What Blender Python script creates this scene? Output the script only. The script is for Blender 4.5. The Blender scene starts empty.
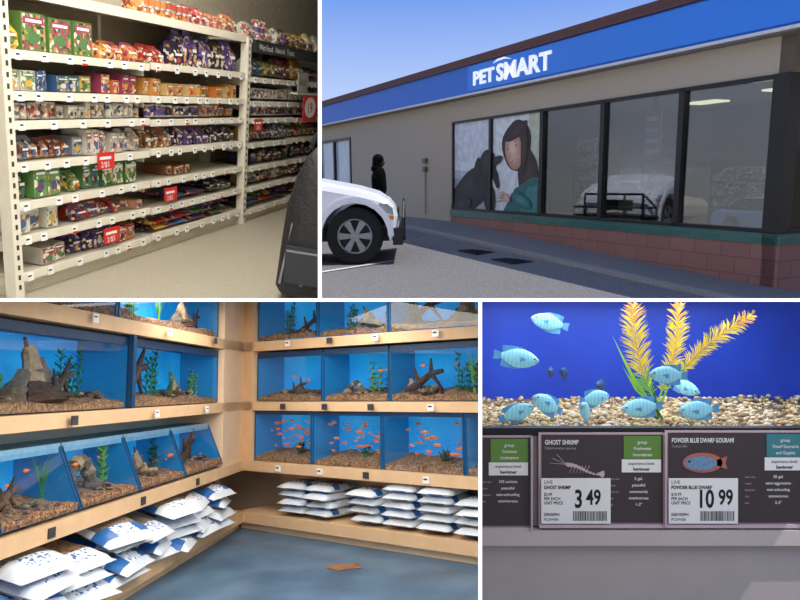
import bpy, bmesh, math, random
from mathutils import Vector, Matrix
random.seed(7)
V=Vector
scene=bpy.context.scene
scene.view_settings.view_transform='Standard'
R=random.uniform

# ---------------------------------------------------------------- materials
def lin(c):
    o=[]
    for x in c:
        x=x/255.0
        o.append(x/12.92 if x<=0.04045 else ((x+0.055)/1.055)**2.4)
    return o
_m={}
def mat(name,rgb,rough=0.55,metal=0.0,emis=0.0,noise=0.12,scale=18.0,bump=0.0,kind=None,rgb2=None,glass=None,spec=0.5,detail=4.0,cols=None):
    if name in _m: return _m[name]
    m=bpy.data.materials.new(name); m.use_nodes=True
    nt=m.node_tree; N=nt.nodes; L=nt.links
    b=N['Principled BSDF']; out=N['Material Output']
    c=lin(rgb)
    c2=lin(rgb2) if rgb2 else [x*(1-noise*2) for x in c]
    tc=N.new('ShaderNodeTexCoord'); colout=None
    if kind=='voronoi':
        t=N.new('ShaderNodeTexVoronoi'); t.inputs['Scale'].default_value=scale
        L.new(tc.outputs['Object'],t.inputs['Vector'])
        sp=N.new('ShaderNodeSeparateColor'); L.new(t.outputs['Color'],sp.inputs[0]); fac=sp.outputs[0]
        hgt=t.outputs['Distance']
    elif kind=='print':
        t=N.new('ShaderNodeTexVoronoi'); t.inputs['Scale'].default_value=scale
        L.new(tc.outputs['Object'],t.inputs['Vector'])
        sp=N.new('ShaderNodeSeparateColor'); L.new(t.outputs['Color'],sp.inputs[0]); hgt=t.outputs['Distance']
        rp=N.new('ShaderNodeValToRGB'); rp.color_ramp.interpolation='CONSTANT'
        e=rp.color_ramp.elements; k=len(cols)
        e[0].position=0; e[0].color=(*lin(cols[0]),1); e[1].position=1/k; e[1].color=(*lin(cols[1]),1)
        for i in range(2,k): q=e.new(i/k); q.color=(*lin(cols[i]),1)
        L.new(sp.outputs[0],rp.inputs[0]); colout=rp.outputs[0]; fac=sp.outputs[0]
    elif kind=='brick':
        t=N.new('ShaderNodeTexBrick'); t.inputs['Scale'].default_value=scale
        L.new(tc.outputs['UV'],t.inputs['Vector'])
        t.inputs['Color1'].default_value=(0,0,0,1);t.inputs['Color2'].default_value=(.4,.4,.4,1);t.inputs['Mortar'].default_value=(1,1,1,1)
        t.inputs['Mortar Size'].default_value=.010
        fac=t.outputs['Color']; hgt=t.outputs['Fac']
    elif kind=='wave':
        t=N.new('ShaderNodeTexWave'); t.inputs['Scale'].default_value=scale; t.inputs['Distortion'].default_value=4; t.inputs['Detail'].default_value=2
        L.new(tc.outputs['Object'],t.inputs['Vector']); fac=t.outputs['Fac']; hgt=t.outputs['Fac']
    else:
        t=N.new('ShaderNodeTexNoise'); t.inputs['Scale'].default_value=scale; t.inputs['Detail'].default_value=detail
        L.new(tc.outputs['Object'],t.inputs['Vector']); 
        mr=N.new('ShaderNodeMapRange'); mr.inputs['From Min'].default_value=.3; mr.inputs['From Max'].default_value=.7
        L.new(t.outputs['Fac'],mr.inputs['Value']); fac=mr.outputs[0]; hgt=t.outputs['Fac']
    if colout is None:
        mx=N.new('ShaderNodeMix'); mx.data_type='RGBA'
        mx.inputs[6].default_value=(*c,1); mx.inputs[7].default_value=(*c2,1)
        L.new(fac,mx.inputs[0]); colout=mx.outputs[2]
    L.new(colout,b.inputs['Base Color'])
    b.inputs['Roughness'].default_value=rough; b.inputs['Metallic'].default_value=metal
    b.inputs['Specular IOR Level'].default_value=spec
    if emis>0:
        L.new(colout,b.inputs['Emission Color']); b.inputs['Emission Strength'].default_value=emis
    if bump>0:
        bp=N.new('ShaderNodeBump'); bp.inputs['Strength'].default_value=bump; bp.inputs['Distance'].default_value=.02
        L.new(hgt,bp.inputs['Height']); L.new(bp.outputs[0],b.inputs['Normal'])
    if glass is not None:
        tr=N.new('ShaderNodeBsdfTransparent'); tr.inputs[0].default_value=(*c,1)
        gl=N.new('ShaderNodeBsdfGlossy'); gl.inputs['Roughness'].default_value=.02
        ms=N.new('ShaderNodeMixShader'); ms.inputs[0].default_value=glass
        L.new(tr.outputs[0],ms.inputs[1]); L.new(gl.outputs[0],ms.inputs[2]); L.new(ms.outputs[0],out.inputs[0])
    _m[name]=m; return m

def col(r,g,b,rough=.5):
    return mat('paint_%d_%d_%d'%(r,g,b),(r,g,b),rough,noise=.05)
white=col(240,240,238); black=col(18,18,20); red=col(205,40,32)

# ---------------------------------------------------------------- frames (each display bay is a rigid, orthogonal frame)
def frame(xdir,updir):
    X=V(xdir).normalized(); U=V(updir); U=(U-X*U.dot(X)).normalized(); Y=U.cross(X)
    return Matrix(((X.x,Y.x,U.x,0),(X.y,Y.y,U.y,0),(X.z,Y.z,U.z,0),(0,0,0,1)))
F_TL=frame((180,700,190),(238,-700,2354))
F_TR=frame((340,-700,-120),(-50,-700,3942))
UPB=(-9800,91374,719600)
F_LW=frame((65,700,-88),UPB)
F_BW=frame((963,-700,102),UPB)
kA=(320-400)/700; kB=(480-400)/700
# walls between bays trim the geometry
PL={'TL':[(V((0,0,.002)),V((0,0,-1))),(V((-.002,0,0)),V((1,-kA,0)).normalized())],
    'TR':[(V((0,0,.002)),V((0,0,-1))),(V((.002,0,0)),V((-1,kA,0)).normalized())],
    'BL':[(V((0,0,-.002)),V((0,0,1))),(V((-.002,0,0)),V((1,-kB,0)).normalized())],
    'BR':[(V((0,0,-.002)),V((0,0,1))),(V((.002,0,0)),V((-1,kB,0)).normalized())],
    None:[]}

class MB:
    def __init__(s,M=None,bay=None):
        s.M=M if M else Matrix.Identity(4); s.bay=bay; s.v=[]; s.f=[]; s.fm=[]; s.mats=[]; s.T=Matrix.Identity(4)
    def mi(s,m):
        if m not in s.mats: s.mats.append(m)
        return s.mats.index(m)
    def add(s,vs,fs,m,T=None):
        n=len(s.v); T=s.T@T if T else s.T
        for p in vs: s.v.append(T@V(p))
        i=s.mi(m) if not isinstance(m,list) else None
        for k,f in enumerate(fs):
            s.f.append([a+n for a in f]); s.fm.append(i if i is not None else s.mi(m[k]))
    def box(s,x0,x1,y0,y1,z0,z1,m,T=None):
        vs=[(x,y,z) for x in (x0,x1) for y in (y0,y1) for z in (z0,z1)]
        s.add(vs,[(0,1,3,2),(4,6,7,5),(0,4,5,1),(2,3,7,6),(0,2,6,4),(1,5,7,3)],m,T)
    def cyl(s,p0,p1,r0,r1,m,n=10,cap=True):
        p0=V(p0);p1=V(p1);d=(p1-p0).normalized(); a=d.orthogonal().normalized(); b=d.cross(a)
        vs=[p0+(a*math.cos(t)+b*math.sin(t))*r0 for t in [2*math.pi*i/n for i in range(n)]]
        vs+=[p1+(a*math.cos(t)+b*math.sin(t))*r1 for t in [2*math.pi*i/n for i in range(n)]]
        fs=[(i,(i+1)%n,(i+1)%n+n,i+n) for i in range(n)]
        if cap: fs+=[tuple(reversed(range(n))),tuple(range(n,2*n))]
        s.add(vs,fs,m)
    def ell(s,c,r,m,nu=12,nv=8,T=None):
        vs=[];fs=[]
        for j in range(nv+1):
            ph=math.pi*j/nv
            for i in range(nu):
                th=2*math.pi*i/nu
                vs.append((c[0]+r[0]*math.sin(ph)*math.cos(th),c[1]+r[1]*math.sin(ph)*math.sin(th),c[2]+r[2]*math.cos(ph)))
        for j in range(nv):
            for i in range(nu):
                fs.append((j*nu+i,(j+1)*nu+i,(j+1)*nu+(i+1)%nu,j*nu+(i+1)%nu))
        s.add(vs,fs,m,T)
    def prism(s,poly,y0,y1,m,T=None):   # poly in xz extruded over y
        n=len(poly)
        vs=[(a,y0,b) for a,b in poly]+[(a,y1,b) for a,b in poly]
        fs=[tuple(range(n)),tuple(reversed(range(n,2*n)))]+[(i,i+n,(i+1)%n+n,(i+1)%n) for i in range(n)]
        s.add(vs,fs,m,T)
    def disc(s,cx,cz,rx,rz,rot,y,m,n=24,wob=0.0):
        pts=[]
        for i in range(n):
            t=2*math.pi*i/n; k=1+wob*math.sin(3*t+cx*7)+wob*.6*math.sin(5*t)
            a=rx*k*math.cos(t);b=rz*k*math.sin(t)
            pts.append((cx+a*math.cos(rot)-b*math.sin(rot),y,cz+a*math.sin(rot)+b*math.cos(rot)))
        s.add(pts,[tuple(range(n))],m)
    def flat(s,poly,y,m): s.add([(a,y,b) for a,b in poly],[tuple(range(len(poly)))],m)
    def pillow(s,c,sz,mats,T=None,nu=14,nv=10,wr=.08):
        hx,hy,hz=sz; vs=[];fs=[];ms=[]
        for side in (1,-1):
            base=len(vs)
            for j in range(nv+1):
                for i in range(nu+1):
                    u=-1+2*i/nu; v=-1+2*j/nv
                    h=max(0,(1-abs(u)**3.5))**.5*max(0,(1-abs(v)**3))**.5
                    k=1-.06*(1-abs(v))*(abs(u)**4)
                    vs.append((c[0]+u*hx*k,c[1]+v*hy,c[2]+side*hz*h*(1+R(-wr,wr) if side>0 else .6)))
            for j in range(nv):
                for i in range(nu):
                    q=(base+j*(nu+1)+i,base+j*(nu+1)+i+1,base+(j+1)*(nu+1)+i+1,base+(j+1)*(nu+1)+i)
                    fs.append(q if side>0 else tuple(reversed(q))); ms.append(mats((i+.5)/nu,(j+.5)/nv,side))
        s.add(vs,fs,ms,T)
    def text(s,body,size,o,xd,zd,m,bold=0.0,ext=0.0,align='LEFT',sx=1.0):
        c=bpy.data.curves.new('t','FONT'); c.body=body; c.size=size; c.offset=bold; c.extrude=ext; c.align_x=align; c.resolution_u=3
        ob=bpy.data.objects.new('t',c); scene.collection.objects.link(ob)
        dg=bpy.context.evaluated_depsgraph_get(); me=bpy.data.meshes.new_from_object(ob.evaluated_get(dg))
        xd=V(xd).normalized(); zd=V(zd).normalized(); nd=xd.cross(zd); o=V(o)
        s.add([o+xd*p.co.x*sx+zd*p.co.y+nd*p.co.z for p in me.vertices],[tuple(f.vertices) for f in me.polygons],m)
        bpy.data.objects.remove(ob); bpy.data.curves.remove(c); bpy.data.meshes.remove(me)
    def obj(s,name,parent=None,smooth=False,bevel=0.0,uv=None):
        if not s.v: return None
        bm=bmesh.new()
        vv=[bm.verts.new(s.M@p) for p in s.v]
        uvl=bm.loops.layers.uv.new('UVMap')
        for f,i in zip(s.f,s.fm):
            try: fc=bm.faces.new([vv[a] for a in f])
            except ValueError: continue
            fc.material_index=i; fc.smooth=smooth
            for a,l in zip(f,fc.loops):
                p=s.v[a]; l[uvl].uv=(p.x+p.y,p.z)
        for co,no in PL[s.bay]:
            if any((v.co-co).dot(no)>0 for v in bm.verts):
                bmesh.ops.bisect_plane(bm,geom=bm.verts[:]+bm.edges[:]+bm.faces[:],plane_co=co,plane_no=no,clear_outer=True)
        if not bm.faces: bm.free(); return None
        mn=V([min(v.co[k] for v in bm.verts) for k in range(3)]);mxx=V([max(v.co[k] for v in bm.verts) for k in range(3)])
        c=(mn+mxx)/2
        for v in bm.verts: v.co-=c
        me=bpy.data.meshes.new(name); bm.to_mesh(me); bm.free()
        for m in s.mats: me.materials.append(m)
        ob=bpy.data.objects.new(name,me); scene.collection.objects.link(ob)
        ob.location=c
        if bevel>0:
            b=ob.modifiers.new('bevel','BEVEL'); b.width=bevel; b.segments=3; b.limit_method='ANGLE'; b.angle_limit=.35
        if parent:
            ob.parent=parent; ob.location=c-parent.location
        return ob
def group(name,loc):
    e=bpy.data.objects.new(name,None); e.location=loc; e.empty_display_size=.1; scene.collection.objects.link(e); return e
def rotz(a): return Matrix.Rotation(a,4,'Z')
def tr(x,y,z): return Matrix.Translation((x,y,z))
def area(name,M,loc,size,sizey,power,color=(1,1,1),aim=None):
    l=bpy.data.lights.new(name,'AREA'); l.shape='RECTANGLE'; l.size=size; l.size_y=sizey; l.energy=power; l.color=color
    o=bpy.data.objects.new(name,l); scene.collection.objects.link(o)
    if aim is None: o.matrix_world=Matrix.Translation(M@V(loc))@M.to_3x3().to_4x4()
    else:
        d=(M@V(aim)-M@V(loc)); o.matrix_world=Matrix.Translation(M@V(loc))@d.to_track_quat('-Z','Y').to_matrix().to_4x4()
    return o

# ================================================================= dividing walls
plaster=mat('wall_paint_white',(225,225,222),.8,noise=.03)
trimw=mat('trim_white_glow',(255,255,255),.5,emis=1.0,noise=0)  # emission keeps the divider edges white; no lamp is there
th=.0019; y0=.8; y1=16
def wallplane(name,corners,n):
    mb=MB(); n=V(n).normalized()*th
    a=[V(c)-n for c in corners]+[V(c)+n for c in corners]
    mb.add(a,[(0,1,2,3),(7,6,5,4),(0,4,5,1),(1,5,6,2),(2,6,7,3),(3,7,4,0)],plaster); mb.obj(name)
wallplane('wall_center',[(-.6,y0,0),(.6,y0,0),(12,y1,0),(-12,y1,0)],(0,0,1))
wallplane('wall_upper',[(kA*y0,y0,0),(kA*y1,y1,0),(kA*y1,y1,8.0),(kA*y0,y0,2.2)],(1,-kA,0))  # added divider, made tall enough to keep sun out of the aisle bay
wallplane('wall_lower',[(kB*y0,y0,0),(kB*y1,y1,0),(kB*y1,y1,-7.6),(kB*y0,y0,-.42)],(1,-kB,0))
mb=MB(); mb.box(-.6,.6,y0-.004,y0-.0005,-th,th,trimw); mb.obj('trim_1')
mb=MB(); mb.box(kA*y0-th,kA*y0+th,y0-.004,y0-.0005,th,.42,trimw); mb.obj('trim_2')
mb=MB(); mb.box(kB*y0-th,kB*y0+th,y0-.004,y0-.0005,-.42,-th,trimw); mb.obj('trim_3')

# ================================================================= BAY 1 : pet food aisle
FL=-1.5; YF=3.3
cream=mat('shelf_enamel_cream',(204,196,176),.45,noise=.04)
cream2=mat('shelf_rail_cream',(220,213,196),.4,noise=.03)
dark=mat('slot_dark',(60,54,46),.8)
backp=mat('shelf_backboard',(150,134,110),.8,noise=.06)
floorm=mat('vinyl_floor_speckled',(182,174,156),.5,noise=.05,scale=110,rgb2=(146,138,122))
mb=MB(F_TL,'TL'); mb.box(1,12,-2.5,4.0,FL-.05,FL,floorm); mb.obj('floor')
mb=MB(F_TL,'TL'); mb.box(1,12,3.95,4.05,FL,1.9,mat('aisle_wall',(190,180,160),.8)); mb.obj('wall_left')
mb=MB(F_TL,'TL'); mb.box(11.6,11.7,-2.5,4.0,FL,1.9,mat('aisle_wall',(190,180,160),.8)); mb.obj('wall_far')
mb=MB(F_TL,'TL'); mb.box(-.6,12,-2.5,4.05,1.9,1.95,mat('ceiling_tile',(220,220,215),.9)); mb.obj('ceiling')
area('ceiling_light',F_TL,(3.0,2.0,1.86),1.2,1.0,58,(1,.97,.91))
area('ceiling_light',F_TL,(5.2,2.6,1.86),1.2,.6,48,(1,.97,.91))
area('shelf_fill_light',F_TL,(1.9,1.5,1.35),.7,.5,52,(1,.97,.91),aim=(8.0,3.4,-.5))  # added lamp, aimed to brighten the far shelves

levels=[.013,-.226,-.40,-.654,-.898,-1.115,-1.357]
def shelfrun(name,xs,levs,top):
    g=group(name,F_TL@V((xs[0],YF,FL)))
    p=MB(F_TL,'TL')
    for x in xs:
        main=(x in (3.62,6.8,9.2))
        if main:
            p.box(x-.035,x+.035,YF-.03,YF+.05,FL,top,cream2)
            z=FL+.06
            while z<top-.04:
                p.box(x-.008,x+.008,YF-.034,YF-.03,z,z+.03,dark); z+=.065
        p.box(x-.02,x+.02,YF+.43,YF+.5,FL,top,cream)
        for lv in levs: p.prism([(x-.008,lv-.02),(x+.008,lv-.02),(x+.008,lv-.09),(x-.008,lv-.09)],YF+.05,YF+.43,cream)
    p.obj('uprights',g)
    b=MB(F_TL,'TL'); b.box(xs[0],xs[-1],YF+.5,YF+.53,FL,top,backp); b.obj('back_panel',g)
    d=MB(F_TL,'TL'); 
    d.box(xs[0],xs[-1],YF+.04,YF+.5,FL,levs[-1]-.03,cream)
    for k,(a,c) in enumerate(zip(xs[:-1],xs[1:])):
        for j,lv in enumerate(levs):
            l=lv-(.0 if k%2==0 else .012*((j%3)-1))
            d.box(a+.01,c-.01,YF,YF+.5,l-.025,l,cream); d.box(a+.01,c-.01,YF-.014,YF,l-.045,l+.008,cream2)
    d.obj('shelf_decks',g)
    t=MB(F_TL,'TL'); rr=random.Random(3)
    for a,c in zip(xs[:-1],xs[1:]):
        for lv in levs:
            x=a+.08
            while x<c-.1:
                t.box(x,x+.055,YF-.02,YF-.0145,lv-.05,lv+.0,white)
                t.box(x+.006,x+.035,YF-.0215,YF-.02,lv-.022,lv-.012,black)
                if rr.random()<.2: t.box(x,x+.055,YF-.0215,YF-.02,lv-.05,lv-.036,red)
                x+=rr.uniform(.13,.3)
    t.obj('price_tags',g)
    return g
g=shelfrun('store_shelf',[3.62,5.1,6.8],levels,.37)
d=MB(F_TL,'TL'); d.box(3.1,6.8,YF,YF+.5,.345,.37,cream); d.box(3.1,6.8,YF-.014,YF,.32,.385,cream2); d.obj('top_deck',g)
g2=shelfrun('store_shelf',[6.88,8.1,9.2],[z-.02 for z in levels],.33)
d=MB(F_TL,'TL'); d.box(6.88,9.3,YF-.02,YF+.5,.33,.36,cream); d.box(6.88,9.3,YF-.06,YF-.02,.24,.36,mat('header_sign_black',(35,35,38),.5)); 
d.text('Wet Food   Natural   Treats',.08,(6.95,YF-.062,.27),(1,0,0),(0,0,1),white)
d.obj('header_sign',g2)
PR={}
def prm(c1,c2):
    k=(c1,c2)
    if k not in PR:
        PR[k]=mat('package_print_%d'%len(PR),c1,.45,kind='print',scale=42,cols=[c1,c2,c1,(225,216,200),tuple(int(x*.5) for x in c1),c2,tuple(int(x*.75) for x in c1),(196,140,84)])
    return PR[k]
def prod_box(mb,x,w,z,h,dp,c1,c2,c3):
    yb=YF+.03+R(0,.07)
    mb.box(x,x+w*.94,yb,yb+dp,z,z+h,col(*c1))
    mb.box(x+w*.03,x+w*.91,yb-.001,yb,z+h*.04,z+h*.96,prm(c1,c2))
    mb.box(x+w*.08,x+w*.86,yb-.003,yb-.001,z+h*.70,z+h*.88,col(*c2) if sum(c2)<650 else red)
    mb.box(x+w*.16,x+w*.78,yb-.004,yb-.003,z+h*.75,z+h*.83,white)
    mb.disc(x+w*.47,z+h*.36,w*.22,h*.17,0,yb-.003,col(*c3),10,.08)
def prod_bag(mb,x,w,z,h,dp,c1,c2,c3):
    yb=YF+.04+R(0,.05); vs=[];fs=[]
    prof=[(0,.9,.8),(.15,1,1),(.55,1,.95),(.85,.93,.35),(.93,.92,.06),(1,.95+R(-.03,.03),.03)]
    ln=R(-.035,.035); dp=min(dp,.16)
    for t,a,b in prof:
        cx=x+w/2+ln*t; hw=w*.48*a; hd=dp*.5*b; cy=yb+dp*.5
        vs+=[(cx-hw,cy,z+h*t),(cx-hw*.8,cy-hd,z+h*t),(cx+hw*.8,cy-hd,z+h*t),(cx+hw,cy,z+h*t),(cx+hw*.8,cy+hd,z+h*t),(cx-hw*.8,cy+hd,z+h*t)]
    ms=[]; pm=prm(c1,c2)
    for j in range(5):
        for i in range(6):
            fs.append((j*6+i,j*6+(i+1)%6,(j+1)*6+(i+1)%6,(j+1)*6+i)); ms.append(pm if i in (0,1) and j<3 else col(*c1))
    fs.append((30,31,32,33,34,35)); ms.append(col(*c1))
    mb.add(vs,fs,ms)
    mb.box(x+w*.25,x+w*.75,yb-.006,yb-.003,z+h*.43,z+h*.52,white); mb.disc(x+w*.5,z+h*.26,w*.16,h*.11,0,yb-.006,col(*c3),10,.12)
def prod_can(mb,x,w,z,h,dp,c1,c2,c3):
    r=w*.46; cx=x+w/2; n=max(1,int(h/.06)); silver=mat('can_metal',(190,190,190),.3,.6)
    hh=h/n
    for k in range(n):
        zz=z+k*hh; cy=YF+.05+r+R(-.01,.01)
        mb.cyl((cx,cy,zz),(cx,cy,zz+hh*.12),r,r,silver,12); mb.cyl((cx,cy,zz+hh*.12),(cx,cy,zz+hh*.85),r*.97,r*.97,prm(c1,c2) if k%2==0 else col(*c2),12)
        mb.cyl((cx,cy,zz+hh*.85),(cx,cy,zz+hh*.96),r,r,silver,12)
P=dict(
 yel=[(220,178,55),(190,150,64),(196,102,46),(165,66,98),(90,130,62)],
 grn=[(66,112,58),(205,205,188),(60,96,144),(96,140,80),(205,170,76)],
 wht=[(208,202,190),(186,180,168),(150,56,48),(172,164,152),(74,74,80)],
 org=[(205,118,48),(215,155,75),(170,66,42),(205,175,115)],
 pur=[(86,58,130),(46,32,76),(110,82,155),(30,28,34),(38,34,42)],
 drk=[(35,30,35),(55,45,45),(90,60,40),(30,40,70)],
 sil=[(130,135,146),(156,158,164),(112,56,52),(76,86,110),(175,128,100)],
 brn=[(130,84,56),(160,104,76),(180,135,102),(190,180,164)],
 mix=[(180,52,46),(66,108,156),(205,202,192),(212,168,64),(80,122,70),(102,60,120),(60,50,46)],
 pnk=[(192,104,116),(205,140,92),(172,60,76),(208,196,186)])
FN={'box':prod_box,'bag':prod_bag,'can':prod_can}
def row(mb,x0,x1,z,h,w,kind,pal,dp=.25,gap=.0,jit=.32):
    x=x0; kinds=kind.split('|'); n=0; run=0
    pal=P[pal]
    while x<x1-w*.6:
        if n>=run: 
            c=random.choice(pal); c2=random.choice(pal); c3=random.choice(P['mix']); hh=h*(1+R(-jit,jit*.55)); run=random.choice((1,2,2,3,4)); n=0; fn=FN[random.choice(kinds)]; w0=w*R(.7,1.35)
            if fn is prod_can: w0=w*R(.85,1.0); hh=h*R(.85,1.05)
            if gap and random.random()<.35: x+=R(.02,.10)
        ww=min(w0,x1-x)
        fn(mb,x,ww,z,hh*R(.95,1.04),dp*R(.7,1),c,c2,c3); x+=ww*1.02; n+=1
def prow(name,specs,z):
    mb=MB(F_TL,'TL')
    for sp in specs: row(mb,sp[0],sp[1],z+.009,*sp[2:])
    mb.obj(name)
L_=levels
prow('canned_pet_food',[(4.9,5.8,.13,.085,'can','org'),(5.8,6.7,.2,.12,'can|bag','pnk'),(6.9,9.1,.2,.12,'can|bag','mix')],.37)
prow('pet_treat_bags',[(3.68,4.5,.19,.17,'bag|box','yel'),(4.5,5.05,.17,.13,'bag|box','yel'),(5.15,5.5,.17,.12,'bag','mix'),(5.5,6.7,.26,.17,'bag','pur'),(6.9,9.1,.2,.15,'bag','mix')],L_[0])
prow('pet_treat_boxes',[(3.68,4.6,.14,.1,'box|bag|box','grn',.25,.02),(4.6,5.05,.13,.1,'box','yel')],L_[1])
prow('canned_pet_food',[(5.15,6.7,.11,.08,'can|box','org'),(6.9,9.1,.12,.1,'can','wht')],L_[1])
prow('canned_pet_food',[(3.68,4.5,.12,.07,'can|box','wht'),(4.5,5.05,.11,.075,'can','wht'),(5.15,6.0,.1,.075,'can','pur'),(6.0,6.7,.1,.075,'can|box','brn'),(6.9,9.1,.1,.08,'can','mix')],L_[2])
prow('pet_food_pouches',[(3.68,4.4,.17,.1,'bag|box','sil'),(4.4,5.05,.15,.08,'box|bag','wht'),(5.15,5.5,.18,.09,'bag','brn'),(5.5,6.7,.19,.13,'bag','pur'),(6.9,9.1,.15,.12,'bag','mix')],L_[3])
prow('pet_treat_boxes',[(3.68,4.35,.17,.11,'box|bag','grn',.25,.01),(4.4,5.05,.15,.1,'bag|box','grn')],L_[4])
prow('boxed_pet_food',[(5.5,5.9,.1,.1,'box','brn',.25,.02),(6.95,9.1,.12,.12,'box|bag','drk')],L_[4])
prow('boxed_pet_food',[(3.68,4.1,.15,.11,'box','wht'),(4.25,4.8,.14,.12,'bag','mix'),(4.85,5.05,.1,.1,'box','brn')],L_[5])
prow('pet_food_bags',[(6.2,6.7,.12,.1,'bag','drk'),(6.9,9.1,.14,.13,'bag','brn')],L_[5])
prow('boxed_pet_food',[(3.9,4.15,.14,.11,'box','wht'),(4.25,4.7,.14,.11,'bag|box','pur'),(4.75,5.05,.12,.1,'box','yel')],L_[6])
mb=MB(F_TL,'TL')
for x in (5.3,5.62,5.95,6.3,7.1,7.5,7.9,8.4):
    for k in range(3):
        c=prm(random.choice(P['yel']+P['pur']),random.choice(P['pur'])); c2=col(*random.choice(P['mix']))
        mb.pillow((x+R(-.02,.02),YF+.22,L_[6]+.04+k*.052),(.16,.20,.032),lambda u,v,s,c=c,c2=c2: c2 if .3<u<.7 and v<.6 else c,rotm if False else None,8,6)
        if k<1 and x>5.5: mb.pillow((x+R(-.02,.02),YF+.22,L_[5]+.035+k*.04),(.14,.19,.024),lambda u,v,s,c=c,c2=c2: c2 if .3<u<.7 and v<.6 else c,None,8,6)
mb.obj('flat_pet_food_bags')
mb=MB(F_TL,'TL')
for x,z in ((4.42,L_[3]-.0),(5.28,L_[4]-.1),(4.47,L_[5]-.1),(6.98,L_[2]-.05)):
    mb.box(x,x+.19,YF-.03,YF-.026,z-.09,z+.03,red); mb.box(x+.02,x+.15,YF-.032,YF-.03,z-.02,z-.0,white); mb.text('2/$5',.055,(x+.03,YF-.032,z-.075),(1,0,0),(0,0,1),white)
mb.obj('sale_tags')
mb=MB(F_TL,'TL')
mb.box(7.9,8.2,YF-.12,YF-.11,-.12,.1,col(170,165,160)); mb.text('SALE',.1,(7.92,YF-.122,-.04),(1,0,0),(0,0,1),black)
mb.box(8.1,8.55,YF-.12,YF-.11,-.45,-.15,red); mb.disc(8.32,-.29,.18,.12,0,YF-.122,white)
mb.text('19',.17,(8.22,YF-.124,-.35),(1,0,0),(0,0,1),red,.004)
mb.box(7.9,8.6,YF-.12,YF-.03,-.145,-.125,cream); mb.obj('promotion_sign')
# black bag on wheels at the aisle edge
nylon=mat('black_nylon',(22,22,26),.6,noise=.3,scale=30,bump=.4); seam=col(120,120,128); sil2=mat('frame_metal',(150,150,155),.3,.8)
gp=group('backpack',F_TL@V((4.66,1.66,-1.5))); bx,by=4.66,1.66
mb=MB(F_TL,'TL')
prof=[(-1.46,.27,.2),(-1.40,.30,.24),(-1.1,.28,.24),(-.82,.24,.2),(-.64,.19,.16),(-.50,.13,.11),(-.42,.06,.06)]
n=24; vs=[];fs=[]
for z,a,b in prof:
    for i in range(n):
        t=2*math.pi*i/n; cs,sn=math.cos(t),math.sin(t); cr=1+.03*math.sin(5*t+z*9)
        vs.append((bx+cr*b*abs(cs)**.7*(1 if cs>0 else -1),by-(a)*cr*abs(sn)**.8*(1 if sn>0 else -1)*.9,z))
for j in range(len(prof)-1):
    for i in range(n): fs.append((j*n+i,j*n+(i+1)%n,(j+1)*n+(i+1)%n,(j+1)*n+i))
fs.append(tuple(range(n)))
fs.append(tuple((len(prof)-1)*n+i for i in range(n)))
mb.add(vs,fs,nylon); mb.obj('bag_body',gp,smooth=True)
mb=MB(F_TL,'TL')
mb.box(bx-.27,bx-.22,by-.12,by+.14,-1.34,-1.08,mat('black_nylon_pocket',(36,36,42),.6)); mb.box(bx-.275,bx-.27,by-.11,by+.13,-1.12,-1.105,seam)
mb.obj('front_pocket',gp,bevel=.015)
mb=MB(F_TL,'TL')
for s_ in (.02,.18):
    pts=[(bx-.245+.018*k+(.02*k if k>3 else 0),by+s_-.018*k*(1 if s_>.1 else .2),-1.36+.14*k) for k in range(7)]
    for a,b in zip(pts[:-1],pts[1:]): mb.cyl(a,b,.010,.010,seam,6)
arc=[(bx,by+.09*math.cos(t),-.44+.13*math.sin(t)) for t in [math.pi*i/10 for i in range(11)]]
for a,b in zip(arc[:-1],arc[1:]): mb.cyl(a,b,.018,.018,nylon,8)
mb.obj('straps_and_handle',gp)
mb=MB(F_TL,'TL')
for dy in (-.2,.2): mb.cyl((bx,by+dy-.02,-1.455),(bx,by+dy+.02,-1.455),.045,.045,black,14)
mb.cyl((bx,by-.2,-1.455),(bx,by+.2,-1.455),.012,.012,sil2,8); mb.obj('wheels',gp)

# ================================================================= BAY 2 : storefront
C=8.2
def gz(x,y):
    a=min(1,max(0,(-x-6.2)/8)); b=min(1,max(0,(y-5.2)/2.6)); return -1.53+.42*a*b
asph=mat('asphalt',(142,140,140),.9,noise=.2,scale=45,bump=.6,rgb2=(94,92,94))
conc=mat('sidewalk_concrete',(138,134,130),.9,noise=.12,scale=30,bump=.2)
mb=MB(F_TR,'TR'); nx,ny=40,30; vs=[];fs=[]
for j in range(ny+1):
    for i in range(nx+1):
        x=-34+32*i/nx; y=-3+11.1*j/ny; vs.append((x,y,gz(x,y)))
for j in range(ny):
    for i in range(nx): a=j*(nx+1)+i; fs.append((a,a+1,a+nx+2,a+nx+1))
mb.add(vs,fs,asph); mb.obj('parking_lot_ground')
def strip(name,x0,x1,ya,yb,h,m,n=30):
    mb=MB(F_TR,'TR')
    for i in range(n):
        a=x0+(x1-x0)*i/n; b=x0+(x1-x0)*(i+1)/n
        P8=[]
        for (x,y) in ((a,ya),(b,ya),(b,yb),(a,yb)): P8.append((x,y,gz(x,y)-.02))
        for (x,y) in ((a,ya),(b,ya),(b,yb),(a,yb)): P8.append((x,y,gz(x,y)+h))
        mb.add(P8,[(4,5,6,7),(0,1,5,4),(2,3,7,6),(1,2,6,5),(3,0,4,7)],m)
    return mb.obj(name)
strip('sidewalk',-30,-4,7.25,C-.065,.05,conc)
strip('curb',-30,-4,7.1,7.24,.055,mat('curb_concrete',(164,158,152),.85))
mb=MB(F_TR,'TR'); lm=mat('road_paint_white',(225,225,225),.7)
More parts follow.
